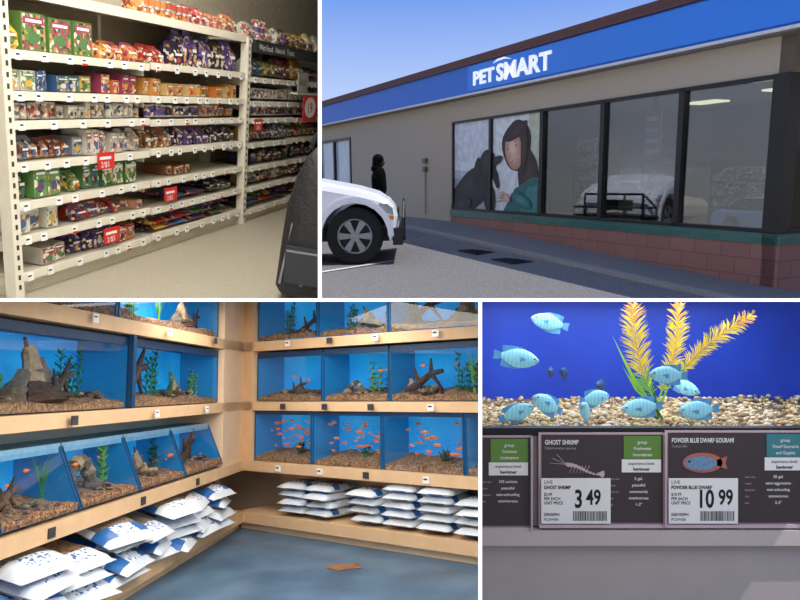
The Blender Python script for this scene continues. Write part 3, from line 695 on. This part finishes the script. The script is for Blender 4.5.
def deco(kind,M,x,y,z,s=1.0):
    b=MB(M,'BL')
    if kind=='plant': blades(b,x,y,z,.34*s,16,random.choice(gcol[:3]),.12*s); nm='aquarium_plant'
    elif kind=='leafy': 
        mm=random.choice(gcol); [leafy(b,x+R(-.07,.07)*s,y+R(-.04,.04),z,R(.2,.36)*s,mm) for _ in range(4)]; nm='aquarium_plant'
    elif kind=='arch':
        nm='rock_arch_ornament'; n=9; prev=None
        for k in range(n+1):
            t=math.pi*k/n; p=V((x+.15*s*math.cos(t),y+R(-.01,.01),z+.2*s*math.sin(t)))
            if prev: b.cyl(prev,p,R(.035,.055)*s,R(.035,.05)*s,stone if k%3 else pale,7)
            prev=p
        b.ell((x+.17*s,y,z+.03),(.09*s,.06,.05*s),stone,8,6); b.ell((x-.17*s,y,z+.03),(.08*s,.06,.06*s),pale,8,6)
    elif kind=='reef':
        nm='reef_rock_ornament'
        rs=random.Random(int(x*100)); W=.36*s; n=26
        # continuous craggy outcrop: lofted columns with noisy radius
        for (cx_,hh,rr,mm) in ((-.32,.16,.11,stone),(-.12,.27,.10,pale),(.10,.22,.12,stone),(.30,.13,.12,pale),(.0,.12,.2,driftw)):
            vs=[];fs=[];nn=10;lv=7
            for j in range(lv+1):
                t=j/lv; r0=rr*s*(1-.72*t**1.6)*(1+rs.uniform(-.15,.2))
                for i in range(nn):
                    th_=2*math.pi*i/nn; r1=r0*(1+rs.uniform(-.22,.22))
                    vs.append((x+cx_*W+r1*math.cos(th_)+.02*s*math.sin(5*t+cx_*9),y+min(.9,.55)*r1*math.sin(th_),z-.01+hh*s*t))
            for j in range(lv):
                for i in range(nn): fs.append((j*nn+i,j*nn+(i+1)%nn,(j+1)*nn+(i+1)%nn,(j+1)*nn+i))
            fs.append(tuple(lv*nn+i for i in range(nn))); b.add(vs,fs,mm)
        b.cyl((x-.02*s,y,z+.14*s),(x-.10*s,y,z+.30*s),.022*s,.007*s,driftw,7)
    elif kind=='wood':
        nm='driftwood_ornament'
        pts=[V((x-.2*s,y,z+.02)),V((x-.08*s,y-.02,z+.08*s)),V((x+.03*s,y,z+.16*s)),V((x+.14*s,y,z+.18*s))]
        for i in range(3): b.cyl(pts[i],pts[i+1],(.04-.008*i)*s,(.034-.008*i)*s,driftw,8)
        for (i,d_) in ((1,V((-.04,0,.13))),(2,V((.02,-.03,.12))),(2,V((.1,.02,-.13))),(1,V((.03,.03,-.07)))): b.cyl(pts[i],pts[i]+d_*s,.022*s,.008*s,driftw,7)
    elif kind=='rocks':
        nm='rock_pile_ornament'
        for k in range(16): 
            zz=R(0,.05); b.ell((x+R(-.16,.16)*s*(1-zz*8),y+R(-.05,.05),z+zz*s),(R(.022,.046)*s,R(.02,.04),R(.016,.034)*s),random.choice([stone,pale,driftw]),8,6)
    return b,nm
def fishmesh(b,T,L_,mats,deep=.42,stripes=True):
    prof=[(-.5,.02,.02),(-.47,.10,.09),(-.40,.22,.18),(-.28,.36,.25),(-.12,.46,.27),(.06,.47,.24),(.22,.36,.17),(.34,.22,.09),(.42,.14,.05)]
    n=14; vs=[];fs=[];ms=[]; bodyA,bodyB,fin,eye=mats
    for x,h,w_ in prof:
        for i in range(n):
            t=2*math.pi*i/n; vs.append((x*L_,w_*.5*L_*math.cos(t)*1.0,h*deep/.48*L_*math.sin(t)))
    for j in range(len(prof)-1):
        for i in range(n): fs.append((j*n+i,j*n+(i+1)%n,(j+1)*n+(i+1)%n,(j+1)*n+i)); ms.append(bodyB if j<2 and stripes else bodyA)
    fs.append(tuple(range(n))); ms.append(bodyA)
    b.add(vs,fs,ms,T)
    d=deep/.48
    def finp(pts): b.add([(p[0]*L_,0.002*L_,p[1]*L_*d) for p in pts],[tuple(range(len(pts)))],fin,T)
    finp([(.40,.14),(.5,.2),(.62,.22),(.60,.0),(.62,-.22),(.5,-.2),(.40,-.14)])
    finp([(-.2,.38),(-.05,.54),(.2,.56),(.42,.50),(.4,.15),(.25,.3),(.1,.42)])
    finp([(-.15,-.40),(0,-.54),(.2,-.56),(.42,-.50),(.4,-.15),(.25,-.3),(.1,-.42)])
    for sg in (1,-1): b.ell((-.38*L_,sg*.08*L_,.04*L_),(.026*L_,.02*L_,.026*L_),eye,8,6,T); 
    b.add([(-.2*L_,.14*L_,0),(-.05*L_,.22*L_,.05*L_),(-.05*L_,.2*L_,-.08*L_)],[(0,1,2)],fin,T)
    b.add([(-.2*L_,-.14*L_,0),(-.05*L_,-.22*L_,.05*L_),(-.05*L_,-.2*L_,-.08*L_)],[(0,1,2)],fin,T)
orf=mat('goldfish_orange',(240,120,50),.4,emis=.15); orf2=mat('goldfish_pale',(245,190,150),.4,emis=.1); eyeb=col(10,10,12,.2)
tagd=mat('tag_dark',(60,58,62),.5)
def aquarium(M,x0,x1,yf,z0,z1,dp,decos,fish=0,slant=0.0):
    g=group('aquarium',M@V(((x0+x1)/2,yf,z0)))
    b=MB(M,'BL')
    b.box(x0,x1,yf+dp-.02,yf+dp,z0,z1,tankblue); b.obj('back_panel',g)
    b=MB(M,'BL')
    for x in (x0,x1-.015):
        vs=[(xx,yy,zz) for xx in (x,x+.015) for (yy,zz) in ((yf,z0),(yf+dp,z0),(yf+dp,z1),(yf+slant,z1))]
        b.add(vs,[(0,1,2,3),(7,6,5,4),(0,4,5,1),(1,5,6,2),(2,6,7,3),(3,7,4,0)],tankside)
        b.cyl((x+.007,yf,z0),(x+.007,yf+slant,z1),.008,.008,edge,4)
    b.obj('side_panels',g)
    b=MB(M,'BL'); b.box(x0,x1,yf+slant+.02,yf+dp,z1,z1+.02,hood if not slant else mat('tank_lid_blue',(90,150,196),.3)); b.box(x0,x1,yf+slant-.004,yf+slant+.02,z1-.04,z1+.02,hood if not slant else mat('tank_rim_pale',(140,190,222),.3)); b.box(x0+.15,x1-.15,yf+slant+.03,yf+slant+.06,z1-.03,z1-.012,lampm); b.obj('hood',g)
    b=MB(M,'BL'); nx=22; ny=7; vs=[];fs=[]
    gh=.05
    for j in range(ny+1):
        for i in range(nx+1):
            vs.append((x0+.016+(x1-x0-.032)*i/nx,yf+.008+(dp-.03)*j/ny,z0+gh*(1+.25*math.sin(i*.7+x0*9))+R(-.01,.01)+.07*(j/ny)**1.5))
    for i in range(nx+1): vs.append((x0+.016+(x1-x0-.032)*i/nx,yf+.008,z0))
    for j in range(ny):
        for i in range(nx): a=j*(nx+1)+i; fs.append((a,a+1,a+nx+2,a+nx+1))
    o=(ny+1)*(nx+1)
    for i in range(nx): fs.append((i,o+i,o+i+1,i+1))
    b.add(vs,fs,gravel); b.obj('gravel',g)
    for (kind,fx,fy,s_) in decos:
        b,nm=deco(kind,M,x0+(x1-x0)*fx,yf+dp*fy,z0+gh+.01,s_*min(1,(z1-z0)/.45)); b.obj(nm,g,kind in('rocks',))
    if fish:
        b=MB(M,'BL')
        for k in range(fish):
            T=tr(R(x0+.08,x1-.08),yf+R(.08,dp-.1),R(z0+.12,z1-.1))@rotz(random.choice([0,math.pi])+R(-.5,.5))
            fishmesh(b,T,R(.05,.08),(orf,orf2,orf,eyeb),.18,False)
        b.obj('fish_school',g,True)
    b=MB(M,'BL'); b.add([(x0,yf,z0),(x1,yf,z0),(x1,yf+slant,z1),(x0,yf+slant,z1)],[(0,1,2,3)],waterglass); b.obj('front_glass',g)
    return g
DP=.42
aquarium(F_LW,2.7,4.95,YL+.06,.56,1.06,DP,[('rocks',.6,.4,1),('plant',.8,.5,1)])
aquarium(F_LW,4.98,7.1,YL+.06,.56,1.06,DP,[('reef',.75,.4,1.0),('leafy',.3,.5,1),('wood',.9,.4,.8),('plant',.5,.4,.8),('rocks',.15,.4,.8)])
aquarium(F_LW,2.9,5.15,YL+.06,-.11,.40,DP,[('reef',.62,.45,1.35),('wood',.70,.3,1.0),('leafy',.82,.55,1.25),('rocks',.45,.5,.9),('plant',.36,.4,.6),('rocks',.9,.4,.9),('leafy',.5,.6,.6)])
aquarium(F_LW,5.19,7.12,YL+.06,-.11,.40,DP,[('wood',.22,.4,1.5),('leafy',.42,.5,1.25),('rocks',.82,.4,1.0),('plant',.55,.3,1),('leafy',.9,.5,.8),('reef',.68,.5,.8)])
for a,b_,dc in ((2.6,3.62,[('rocks',.5,.4,1)]),(3.64,4.42,[('wood',.4,.4,.8),('plant',.85,.4,1.1),('rocks',.6,.3,.6)]),(4.44,5.26,[('arch',.35,.4,1.2),('leafy',.8,.5,1.3),('rocks',.6,.3,.6)]),(5.28,6.14,[('rocks',.5,.3,1.1),('reef',.5,.5,.9),('leafy',.85,.5,.9)]),(6.16,7.1,[('wood',.5,.4,1.3),('leafy',.2,.5,.9),('rocks',.8,.4,.8)])):
    aquarium(F_LW,a,b_,YL-.02,-.74,-.34,DP+.06,dc,2,slant=.16)
for x0_,x1_,dc in ((-5.98,-5.07,[('leafy',.3,.5,1),('rocks',.6,.4,.8),('wood',.75,.4,.9)]),(-5.05,-4.13,[('reef',.6,.4,.8),('leafy',.3,.5,.8),('leafy',.85,.5,.6)]),(-4.11,-2.8,[('wood',.25,.4,1.2),('reef',.6,.4,.9),('leafy',.1,.5,.9)])):
    aquarium(F_BW,x0_,x1_,YB+.06,.56,1.06,DP,dc)
for x0_,x1_,dc in ((-5.98,-5.0,[('rocks',.3,.4,.7),('rocks',.7,.5,.8),('wood',.5,.4,.7)]),(-4.98,-4.13,[('leafy',.65,.5,1.0),('arch',.35,.4,.6),('leafy',.85,.5,.7),('rocks',.5,.3,.6)]),(-4.11,-2.8,[('wood',.25,.4,1.2),('rocks',.30,.3,1.1),('plant',.62,.5,1.4),('leafy',.55,.5,1.1),('leafy',.68,.4,.9),('reef',.12,.4,.6)])):
    aquarium(F_BW,x0_,x1_,YB+.06,-.11,.40,DP,dc,2)
for x0_,x1_,fn in ((-5.98,-5.12,34),(-5.1,-4.2,34),(-4.18,-3.28,20),(-3.26,-2.6,8)):
    aquarium(F_BW,x0_,x1_,YB+.03,-.76,-.22,DP,[('leafy',.6,.5,.4)],fn)
g=group('aquarium_rack',F_LW@V((5,YL,FZ)))
def boards(M,a,b_,yf,bay='BL'):
    m=MB(M,bay)
    for z0_,z1_ in ((.44,.545),(-.215,-.12)): m.box(a,b_,yf,yf+.6,z0_,z1_,wood)
    m.box(a,b_,yf-.03,yf+.6,-.87,-.765,wood); m.box(a,b_,yf-.05,yf+.62,-1.42,-1.31,wood); m.box(a,b_,yf+.02,yf+.6,FZ,-1.42,wood2)
    m.box(a,b_,yf+.6,yf+.64,FZ,1.3,wood2)
    return m
boards(F_LW,1.8,XC,YL).obj('shelf_boards',g)
m=boards(F_BW,XB,-2.3,YB); m.obj('shelf_boards',g)
m=MB(F_LW,'BL'); m.box(7.14,XC,YL,YL+.62,-.765,1.3,wood2); m.box(5.14,5.19,YL+.01,YL+.05,-.11,.44,edge); m.obj('corner_post',g)
m=MB(F_BW,'BL'); m.box(XB,-6.0,YB,YB+.6,-.765,1.3,wood); m.obj('corner_post_side',g)
m=MB(F_LW,'BL'); m.box(1.8,9,YL+.7,YL+.75,FZ,1.4,wood2); m.obj('wall_left')
m=MB(F_BW,'BL'); m.box(-7.5,-2,YB+.7,YB+.75,FZ,1.4,wood2); m.obj('wall_back')
m=MB(F_LW,'BL')
for x in (4.3,5.5,6.6):
    for z in (.5,-.17,-.82): m.box(x+z*.3,x+z*.3+.07,YL-.04,YL-.031,z-.03,z+.03,random.choice([white,tagd,white])); m.box(x+z*.3+.01,x+z*.3+.05,YL-.042,YL-.04,z+.005,z+.015,tagd)
m.obj('shelf_labels',g)
m=MB(F_BW,'BL')
for x in (-5.5,-4.9,-4.3,-3.6):
    for z in (.5,-.17,-.82): m.box(x+z*.1,x+z*.1+.07,YB-.04,YB-.031,z-.03,z+.03,random.choice([white,tagd])); m.box(x+z*.1+.01,x+z*.1+.05,YB-.042,YB-.04,z,z+.015,tagd)
m.obj('shelf_labels',g)
# sand bags
bw=mat('bag_white_plastic',(222,230,238),.35,noise=.05); bb=mat('bag_blue_print',(44,108,180),.35,noise=.15,scale=12); bl2=mat('bag_light_blue_print',(140,182,220),.35,noise=.1)
bt=mat('bag_gravel_window',(170,134,108),.5,kind='voronoi',scale=60,rgb2=(84,60,48)); bt2=mat('bag_sand_window',(158,146,132),.5,kind='voronoi',scale=80,rgb2=(96,86,78)); bt3=mat('bag_black_sand',(70,72,80),.5,noise=.2,scale=60)
blab=mat('bag_label_text',(244,246,250),.4,kind='print',scale=60,cols=[(240,244,250),(240,244,250),(60,110,180),(240,244,250)])
def bagmat(front=False):
    wn=random.choice([bt,bt,bt2,bt2,bt3]); sty=random.random(); swap=random.random()<.5
    def f(u,v,s_):
        if front:
            if s_<0: return (bb if .3<u<.7 else bw) if swap else (wn if .2<u<.8 else bw)
            if v<.16: return bw
            if v<.36: return (blab if .2<u<.8 else bb) if sty<.5 else (bb if .15<u<.85 else bw)
            if v<.75: return wn if .12<u<.88 else bw
            return bl2
        if s_<0: return wn if sty<.55 else (bb if sty<.8 else bw)
        if v<.10: return bw
        if v<.30: return blab if .3<u<.7 else (bb if sty<.6 else bw)
        if v<.80: return wn if .10<u<.90 else (bb if swap else bw)
        return bl2 if sty<.5 else bw
    return f
def stack(name,M,x,y,z,n,w_,d_,a=0,lean=.02):
    m=MB(M,'BL')
    for k in range(n):
        T=tr(x+R(-lean,lean),y+R(-lean,lean)*1.4-.004*k,z+.05+k*.08)@rotz(a+R(-.12,.12))
        m.pillow((0,0,0),(w_,d_,.056),bagmat(True),T)
    m.obj(name,smooth=True)
for x,n in ((-5.4,4),(-5.02,4),(-4.42,4),(-4.0,5),(-3.60,5),(-3.2,4),(-2.9,3)):
    stack('gravel_bag_stack',F_BW,x,YB+.22,-1.305,n,.175,.24)
m=MB(F_LW,'BL')
for (x,n,dy) in ((2.9,3,0),(3.4,3,0),(3.95,4,0),(4.45,3,.02),(5.0,4,0),(5.5,3,0),(6.0,4,0),(6.45,4,0),(6.9,4,0)):
    for k in range(n):
        T=tr(x+R(-.06,.06),YL+.16+dy+R(-.05,.03),-1.305+.065+k*.095)@rotz(R(-.35,.25))@Matrix.Rotation(R(.12,.34),4,'X')
        m.pillow((0,0,0),(.25,.30,.065),bagmat(),T)
m.obj('gravel_bag_pile',smooth=True)
pt=[(0,.0),(.10,.05),(.22,.02),(.30,.06),(.26,-.03),(.31,-.10),(.18,-.09),(.1,-.14),(.04,-.07)]
mb=MB(F_LW,'BL'); mb.T=tr(6.1,1.22,FZ+.004)@rotz(-1.3); mb.add([(a,b_,0) for a,b_ in pt]+[(a*.9+.01,b_*.9,.012) for a,b_ in pt],[tuple(range(9,18))]+[(i,(i+1)%9,(i+1)%9+9,i+9) for i in range(9)],mat('dried_leaf',(140,98,66),.8)); mb.obj('dried_leaf')
for loc,sx,sy,p in (((-.55,4.2,-.004),1.8,1.6,66),((-1.2,6.2,-.004),2.2,1.2,50),((-.9,2.4,-.004),1.2,.9,28)):
    area('ceiling_light',Matrix.Identity(4),loc,sx,sy,p,(1,.94,.86))

# ================================================================= BAY 4 : gourami tank close-up
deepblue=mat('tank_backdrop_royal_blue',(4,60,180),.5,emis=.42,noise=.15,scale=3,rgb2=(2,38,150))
G=-.287
g=group('aquarium',V((.6,1.5,G)))
m=MB(None,'BR'); m.box(.1,1.5,2.06,2.08,G-.06,-.003,deepblue); m.obj('back_panel',g)
m=MB(None,'BR'); m.box(1.32,1.335,1.5,2.06,G-.06,-.003,tankside); m.obj('side_panel',g)
gv=mat('aquarium_gravel_tan',(206,186,150),.7,kind='voronoi',scale=90,rgb2=(150,128,98),bump=.5)
m=MB(None,'BR'); m.box(.1,1.32,1.506,2.06,G-.05,G-.004,gv)
pb=[mat('pebble_%d'%i,c,.55,noise=.1) for i,c in enumerate(((232,214,176),(210,188,146),(242,232,212),(176,142,100),(214,170,116),(142,124,100),(238,218,162)))]
for k in range(2200):
    y=1.515+.53*(random.random()**1.5); x=R(.11*y,.60*y); r=R(.0035,.0075)
    m.ell((x,y,G+R(-.004,.004)+.018*max(0,(x-.8)*2)*(y-1.5)),(r*R(.9,1.5),r,r*R(.6,.9)),random.choice(pb),6,4)
m.obj('gravel',g,True)
m=MB(None,'BR'); m.box(.1,1.32,1.500,1.503,G-.06,-.003,mat('tank_glass_clear',(250,252,255),glass=.03)); m.obj('front_glass',g)
# feathery plastic plant
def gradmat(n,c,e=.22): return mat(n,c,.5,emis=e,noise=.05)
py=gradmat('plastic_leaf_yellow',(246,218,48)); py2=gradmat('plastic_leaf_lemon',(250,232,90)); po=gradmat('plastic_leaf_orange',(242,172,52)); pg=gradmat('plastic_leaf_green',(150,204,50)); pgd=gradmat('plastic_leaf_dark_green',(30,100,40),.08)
def feather(b,p0,p1,bend,w_,ms,n=46,y=1.68,stiff=.5):
    p0=V((p0[0],y,p0[1])); p1=V((p1[0],y,p1[1])); d=p1-p0; nrm=V((-d.z,0,d.x)).normalized(); prev=None
    def P_(t): return p0+d*t+nrm*bend*math.sin(math.pi*t)+V((0,-.03*math.sin(t*2),0))
    for k in range(n):
        t=k/(n-1); p=P_(t)
        if prev: b.cyl(prev,p,.0020*(1.3-t),.0018*(1.3-t),po if t>.3 else pg,5,False)
        prev=p
        if t<.14: continue
        tan=(P_(min(1,t+.02))-P_(t-.02)).normalized(); side=V((-tan.z,0,tan.x))
        L_=w_*math.sin(math.pi*min(1,(t-.06)*.95))**.55*(1.0 if t<.93 else .7)
        m_=ms[min(len(ms)-1,int(t*len(ms)))]
        for sg in (1,-1):
            tip=p+side*sg*L_*R(.75,1.12)+tan*L_*stiff*R(.7,1.4)+V((0,R(-.015,.015),R(-.003,.003))); q=tan*.0013
            mid=(p+tip)/2+tan*.003
            b.add([p-q,mid-q*1.3,tip,mid+q*1.3,p+q],[(0,1,2,3,4)],m_ if random.random()<.8 else py2)
m=MB(None,'BR')
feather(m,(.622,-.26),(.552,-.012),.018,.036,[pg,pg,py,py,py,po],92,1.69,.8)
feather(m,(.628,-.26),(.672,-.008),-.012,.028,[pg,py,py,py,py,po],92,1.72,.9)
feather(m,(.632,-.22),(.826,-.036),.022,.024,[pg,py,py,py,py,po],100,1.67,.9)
m.obj('artificial_aquarium_plant')
m=MB(None,'BR')
for k in range(10):
    a=R(-1.0,1.0); L2=R(.03,.08); x=.622+R(-.010,.010); y=1.68+R(-.02,.03); tip=V((x+math.sin(a)*L2,y+R(-.02,.02),-.285+.03+math.cos(a)*L2)); b0=V((x,y,-.285)); md=(b0+tip)/2; 
    m.add([b0+V((-.003,0,0)),md+V((-.004,0,.0)),tip,md+V((.004,0,0)),b0+V((.003,0,0))],[(0,1,2,3,4)],random.choice([pgd,pgd,pg]))
for (tx,tz) in ((.515,-.085),(.53,-.12),(.54,-.16)):
    b0=V((.62,1.68,-.27)); tip=V((tx,1.70,tz)); md=(b0+tip)/2+V((-.01,0,.0))
    m.add([b0,md+V((-.003,0,-.002)),tip,md+V((.003,0,.002))],[(0,1,2,3)],pg)
m.obj('artificial_aquarium_plant')
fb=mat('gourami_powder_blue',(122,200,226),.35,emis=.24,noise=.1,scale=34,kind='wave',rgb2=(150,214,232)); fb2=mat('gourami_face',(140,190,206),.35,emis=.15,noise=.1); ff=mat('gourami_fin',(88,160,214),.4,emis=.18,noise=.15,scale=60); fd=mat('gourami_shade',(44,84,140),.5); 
FI=[(.391,1.85,-.058,.095,.1,.25,0),(.288,1.7,-.141,.100,math.pi-.2,-.15,0),(.342,1.64,-.243,.088,.5,.45,0),(.272,1.61,-.258,.080,math.pi-.3,.4,0),(.423,1.6,-.254,.08,1.1,.5,0),
    (.470,1.68,-.235,.08,math.pi+.4,.1,0),(.451,1.92,-.201,.065,1.1,.4,1),(.562,1.64,-.252,.092,.1,-.08,0),(.609,1.60,-.171,.086,.15,.05,0),(.690,1.63,-.256,.092,.1,-.05,0),(.735,1.8,-.225,.078,math.pi-.9,-.3,0),(.41,1.9,-.195,.06,1.25,.2,1),(.545,1.9,-.23,.06,.9,.1,1)]
for (x,y,z,L2,yaw,tilt,dk) in FI:
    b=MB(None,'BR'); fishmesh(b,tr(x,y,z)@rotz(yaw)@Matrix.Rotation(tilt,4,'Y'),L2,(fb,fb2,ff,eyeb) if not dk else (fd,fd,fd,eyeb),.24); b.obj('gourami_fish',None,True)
# rail, cards
S_=1.46/700
def cx(u): return (u-400)*S_
def cz(v): return (300-v)*S_
railb=mat('rail_black',(24,22,26),.4); cardd=mat('card_charcoal',(66,58,62),.45,noise=.05); acr=mat('acrylic_pale',(206,184,194),.25,noise=.05)
m=MB(None,'BR'); m.box(.1,1.3,1.472,1.498,cz(437),cz(429),railb); m.box(.1,1.3,1.475,1.498,cz(528),cz(437),mat('rail_grey',(150,138,142),.4)); m.obj('tank_label_rail')
lt=mat('print_white',(238,238,238),.5,noise=0); bk=mat('print_black',(20,20,20),.5,noise=0); pgy=mat('print_grey',(180,175,180),.5,noise=0)
YC=1.462
def card(x0,x1,z1,z0,title,sub,stickc,stick,price,old,pic,lines,name='species_label_card',tw=.6):
    g=group(name,V((x0,YC,z0))); 
    b=MB(None,'BR'); b.box(x0-.006,x1+.004,YC+.003,YC+.008,z0-.006,z1+.004,acr); b.box(x0,x1,YC,YC+.003,z0,z1,cardd); b.box(x0-.006,x1+.004,YC-.004,YC,z0-.010,z0-.003,acr); b.box(x1+.001,x1+.004,YC-.012,YC+.003,z0-.006,z1+.004,acr); b.obj('card',g)
    b=MB(None,'BR'); y=YC-.001; X_=(1,0,0);Z_=(0,0,1)
    b.text(title,.0135,(x0+.006,y,z1-.020),X_,Z_,lt,.0003,sx=tw*1.25); b.text(sub,.0075,(x0+.006,y,z1-.030),X_,Z_,pgy)
    sx0=x1-.082; b.box(sx0,x1-.004,y-.001,y,z1-.050,z1-.002,stickc)
    for i,t in enumerate(stick): b.text(t,.0095,((sx0+x1-.004)/2,y-.002,z1-.018-.013*i),X_,Z_,lt,.0001,align='CENTER',sx=.85)
    b.box(sx0-.004,x1-.004,y-.001,y,z1-.078,z1-.051,lt); b.text('experience level:',.009,((sx0+x1-.008)/2,y-.002,z1-.062),X_,Z_,bk,align='CENTER',sx=.9); b.text('beginner',.010,((sx0+x1-.008)/2,y-.002,z1-.074),X_,Z_,bk,.0002,align='CENTER')
    for i,t in enumerate(lines): b.text(t,.0085,(x0+(x1-x0)*.80,y,z1-.094-.0135*i),X_,Z_,lt,.0001,align='CENTER'); b.text(('tank size','water','behavior','diet','size')[i%5],.0062,(x0+(x1-x0)*.555,y,z1-.094-.0135*i),X_,Z_,pgy)
    b.obj('print',g)
    if pic=='shrimp':
        b=MB(None,'BR'); c0=x0+.085; zz=z1-.062; pk=mat('shrimp_print',(204,186,190),.5,noise=.1); y=YC-.002
        for k in range(9):
            t=k/8; b.disc(c0-.03+.06*t,zz+.010*math.cos(3*t)-.01,.007-.004*t,.0045-.0022*t,-.3,y-.0002*k,pk,10)
        for k in range(6): b.flat([(c0-.022+.007*k,zz-.002),(c0-.0205+.007*k,zz-.002),(c0-.028+.007*k,zz-.018),(c0-.0287+.007*k,zz-.018)],y,pk)
        for d_ in ((-.03,.014),(-.034,.004),(-.02,.022)): b.flat([(c0-.034,zz),(c0-.034,zz+.0012),(c0-.034+d_[0],zz+d_[1]),(c0-.035+d_[0],zz+d_[1]-.0006)],y,pk)
        b.flat([(c0+.028,zz-.018),(c0+.044,zz-.012),(c0+.046,zz-.020),(c0+.042,zz-.028)],y,pk); b.obj('picture',g)
    elif pic=='fish':
        b=MB(None,'BR'); c0=x0+.070; zz=z1-.062; y=YC-.002; o_=mat('print_orange',(190,110,96),.5,noise=.1); bl=mat('print_blue',(120,160,200),.5,noise=.2,scale=200)
        b.disc(c0,zz,.042,.021,0,y,o_,20); b.disc(c0-.004,zz-.001,.034,.015,0,y-.001,bl,18); b.flat([(c0+.030,zz+.006),(c0+.052,zz+.014),(c0+.048,zz),(c0+.052,zz-.014),(c0+.030,zz-.006)],y,o_); b.disc(c0-.028,zz+.003,.0025,.0025,0,y-.002,bk,8); b.obj('picture',g)
    if price:
        b=MB(None,'BR'); px1=x0+.142; pz1=z0+.094; b.box(x0-.002,px1,YC-.006,YC-.003,z0+.0,pz1,lt); y=YC-.0065
        dl,ct=price; two=len(dl)==2
        b.text(dl,.052,(x0+(.056 if two else .066),y,z0+.034),X_,Z_,bk,.0012,sx=.70); b.text(ct,.044,(x0+(.101 if two else .091),y,z0+.040),X_,Z_,bk,.001,sx=.70)
        b.text('LIVE',.010,(x0+.003,y,pz1-.011),X_,Z_,bk); b.text(old,.010,(x0+.003,y,pz1-.022),X_,Z_,bk,.0003,sx=.8); b.text('$%s.%s\nPER EACH\nUNIT PRICE'%price,.009,(x0+.003,y,pz1-.036),X_,Z_,bk,.0001,sx=.85); b.text('5000%s00941'%dl,.009,(x0+.003,y,z0+.016),X_,Z_,bk,.0001,sx=.75); b.text('PCSWEB',.008,(x0+.003,y,z0+.006),X_,Z_,bk)
        xx=x0+.064
        while xx<px1-.008:
            w_=R(.0008,.0022); b.box(xx,xx+w_,y-.0002,y,z0+.006,z0+.026,bk); xx+=w_+R(.001,.002)
        b.obj('price_tag',g)
gs=mat('sticker_green',(96,140,66),.5,noise=0); ts=mat('sticker_teal',(60,130,140),.5,noise=0)
card(cx(420),cx(530),cz(438),cz(526),'TETRA','',gs,['group:','Common','Livebearers'],None,'',None,['105 actions','peaceful','non-schooling','omnivorous'])
card(cx(542),cx(663),cz(435),cz(523),'GHOST SHRIMP','Palaemonetes species',gs,['group:','Freshwater','Invertebrate'],('3','49'),'GHOST SHRIMP','shrimp',['5 gal.','peaceful','community','omnivorous','1-2"'])
card(cx(669),cx(806),cz(433),cz(523),'POWDER BLUE DWARF GOURAMI','Colisa lalia',ts,['group:','Dwarf Gouramis','and Guppies'],('10','99'),'POWDER BLUE DWARF','fish',['20 gal.','semi-aggressive','non-schooling','omnivorous','2-3"'],tw=.5)
sg=mat('shelf_front_grey',(180,172,168),.5,noise=.03); sd=mat('shelf_front_dark',(120,112,112),.5,noise=.03)
m=MB(None,'BR'); m.box(.1,1.3,1.455,1.5,cz(545),cz(530),mat('shelf_lip',(198,188,184),.4,noise=.02)); m.box(.1,1.3,1.47,1.5,cz(690),cz(545),sg); m.box(.1,1.3,1.5,2.1,G-.12,G-.06,sd); m.obj('tank_shelf')
area('label_fill_light',Matrix.Identity(4),(.66,1.12,-.004),.7,.4,2.0,(1,.96,.92))  # added lamp under the divider to brighten the cards
area('tank_light',Matrix.Identity(4),(.62,1.78,-.004),.8,.4,3.8,(.95,.98,1))

# ================================================================= camera
cam=bpy.data.cameras.new('camera'); cam.lens=31.5; cam.sensor_width=36; cam.clip_start=.05; cam.clip_end=300
co=bpy.data.objects.new('camera',cam); scene.collection.objects.link(co); co.location=(0,0,0); co.rotation_euler=(math.pi/2,0,0)
scene.camera=co
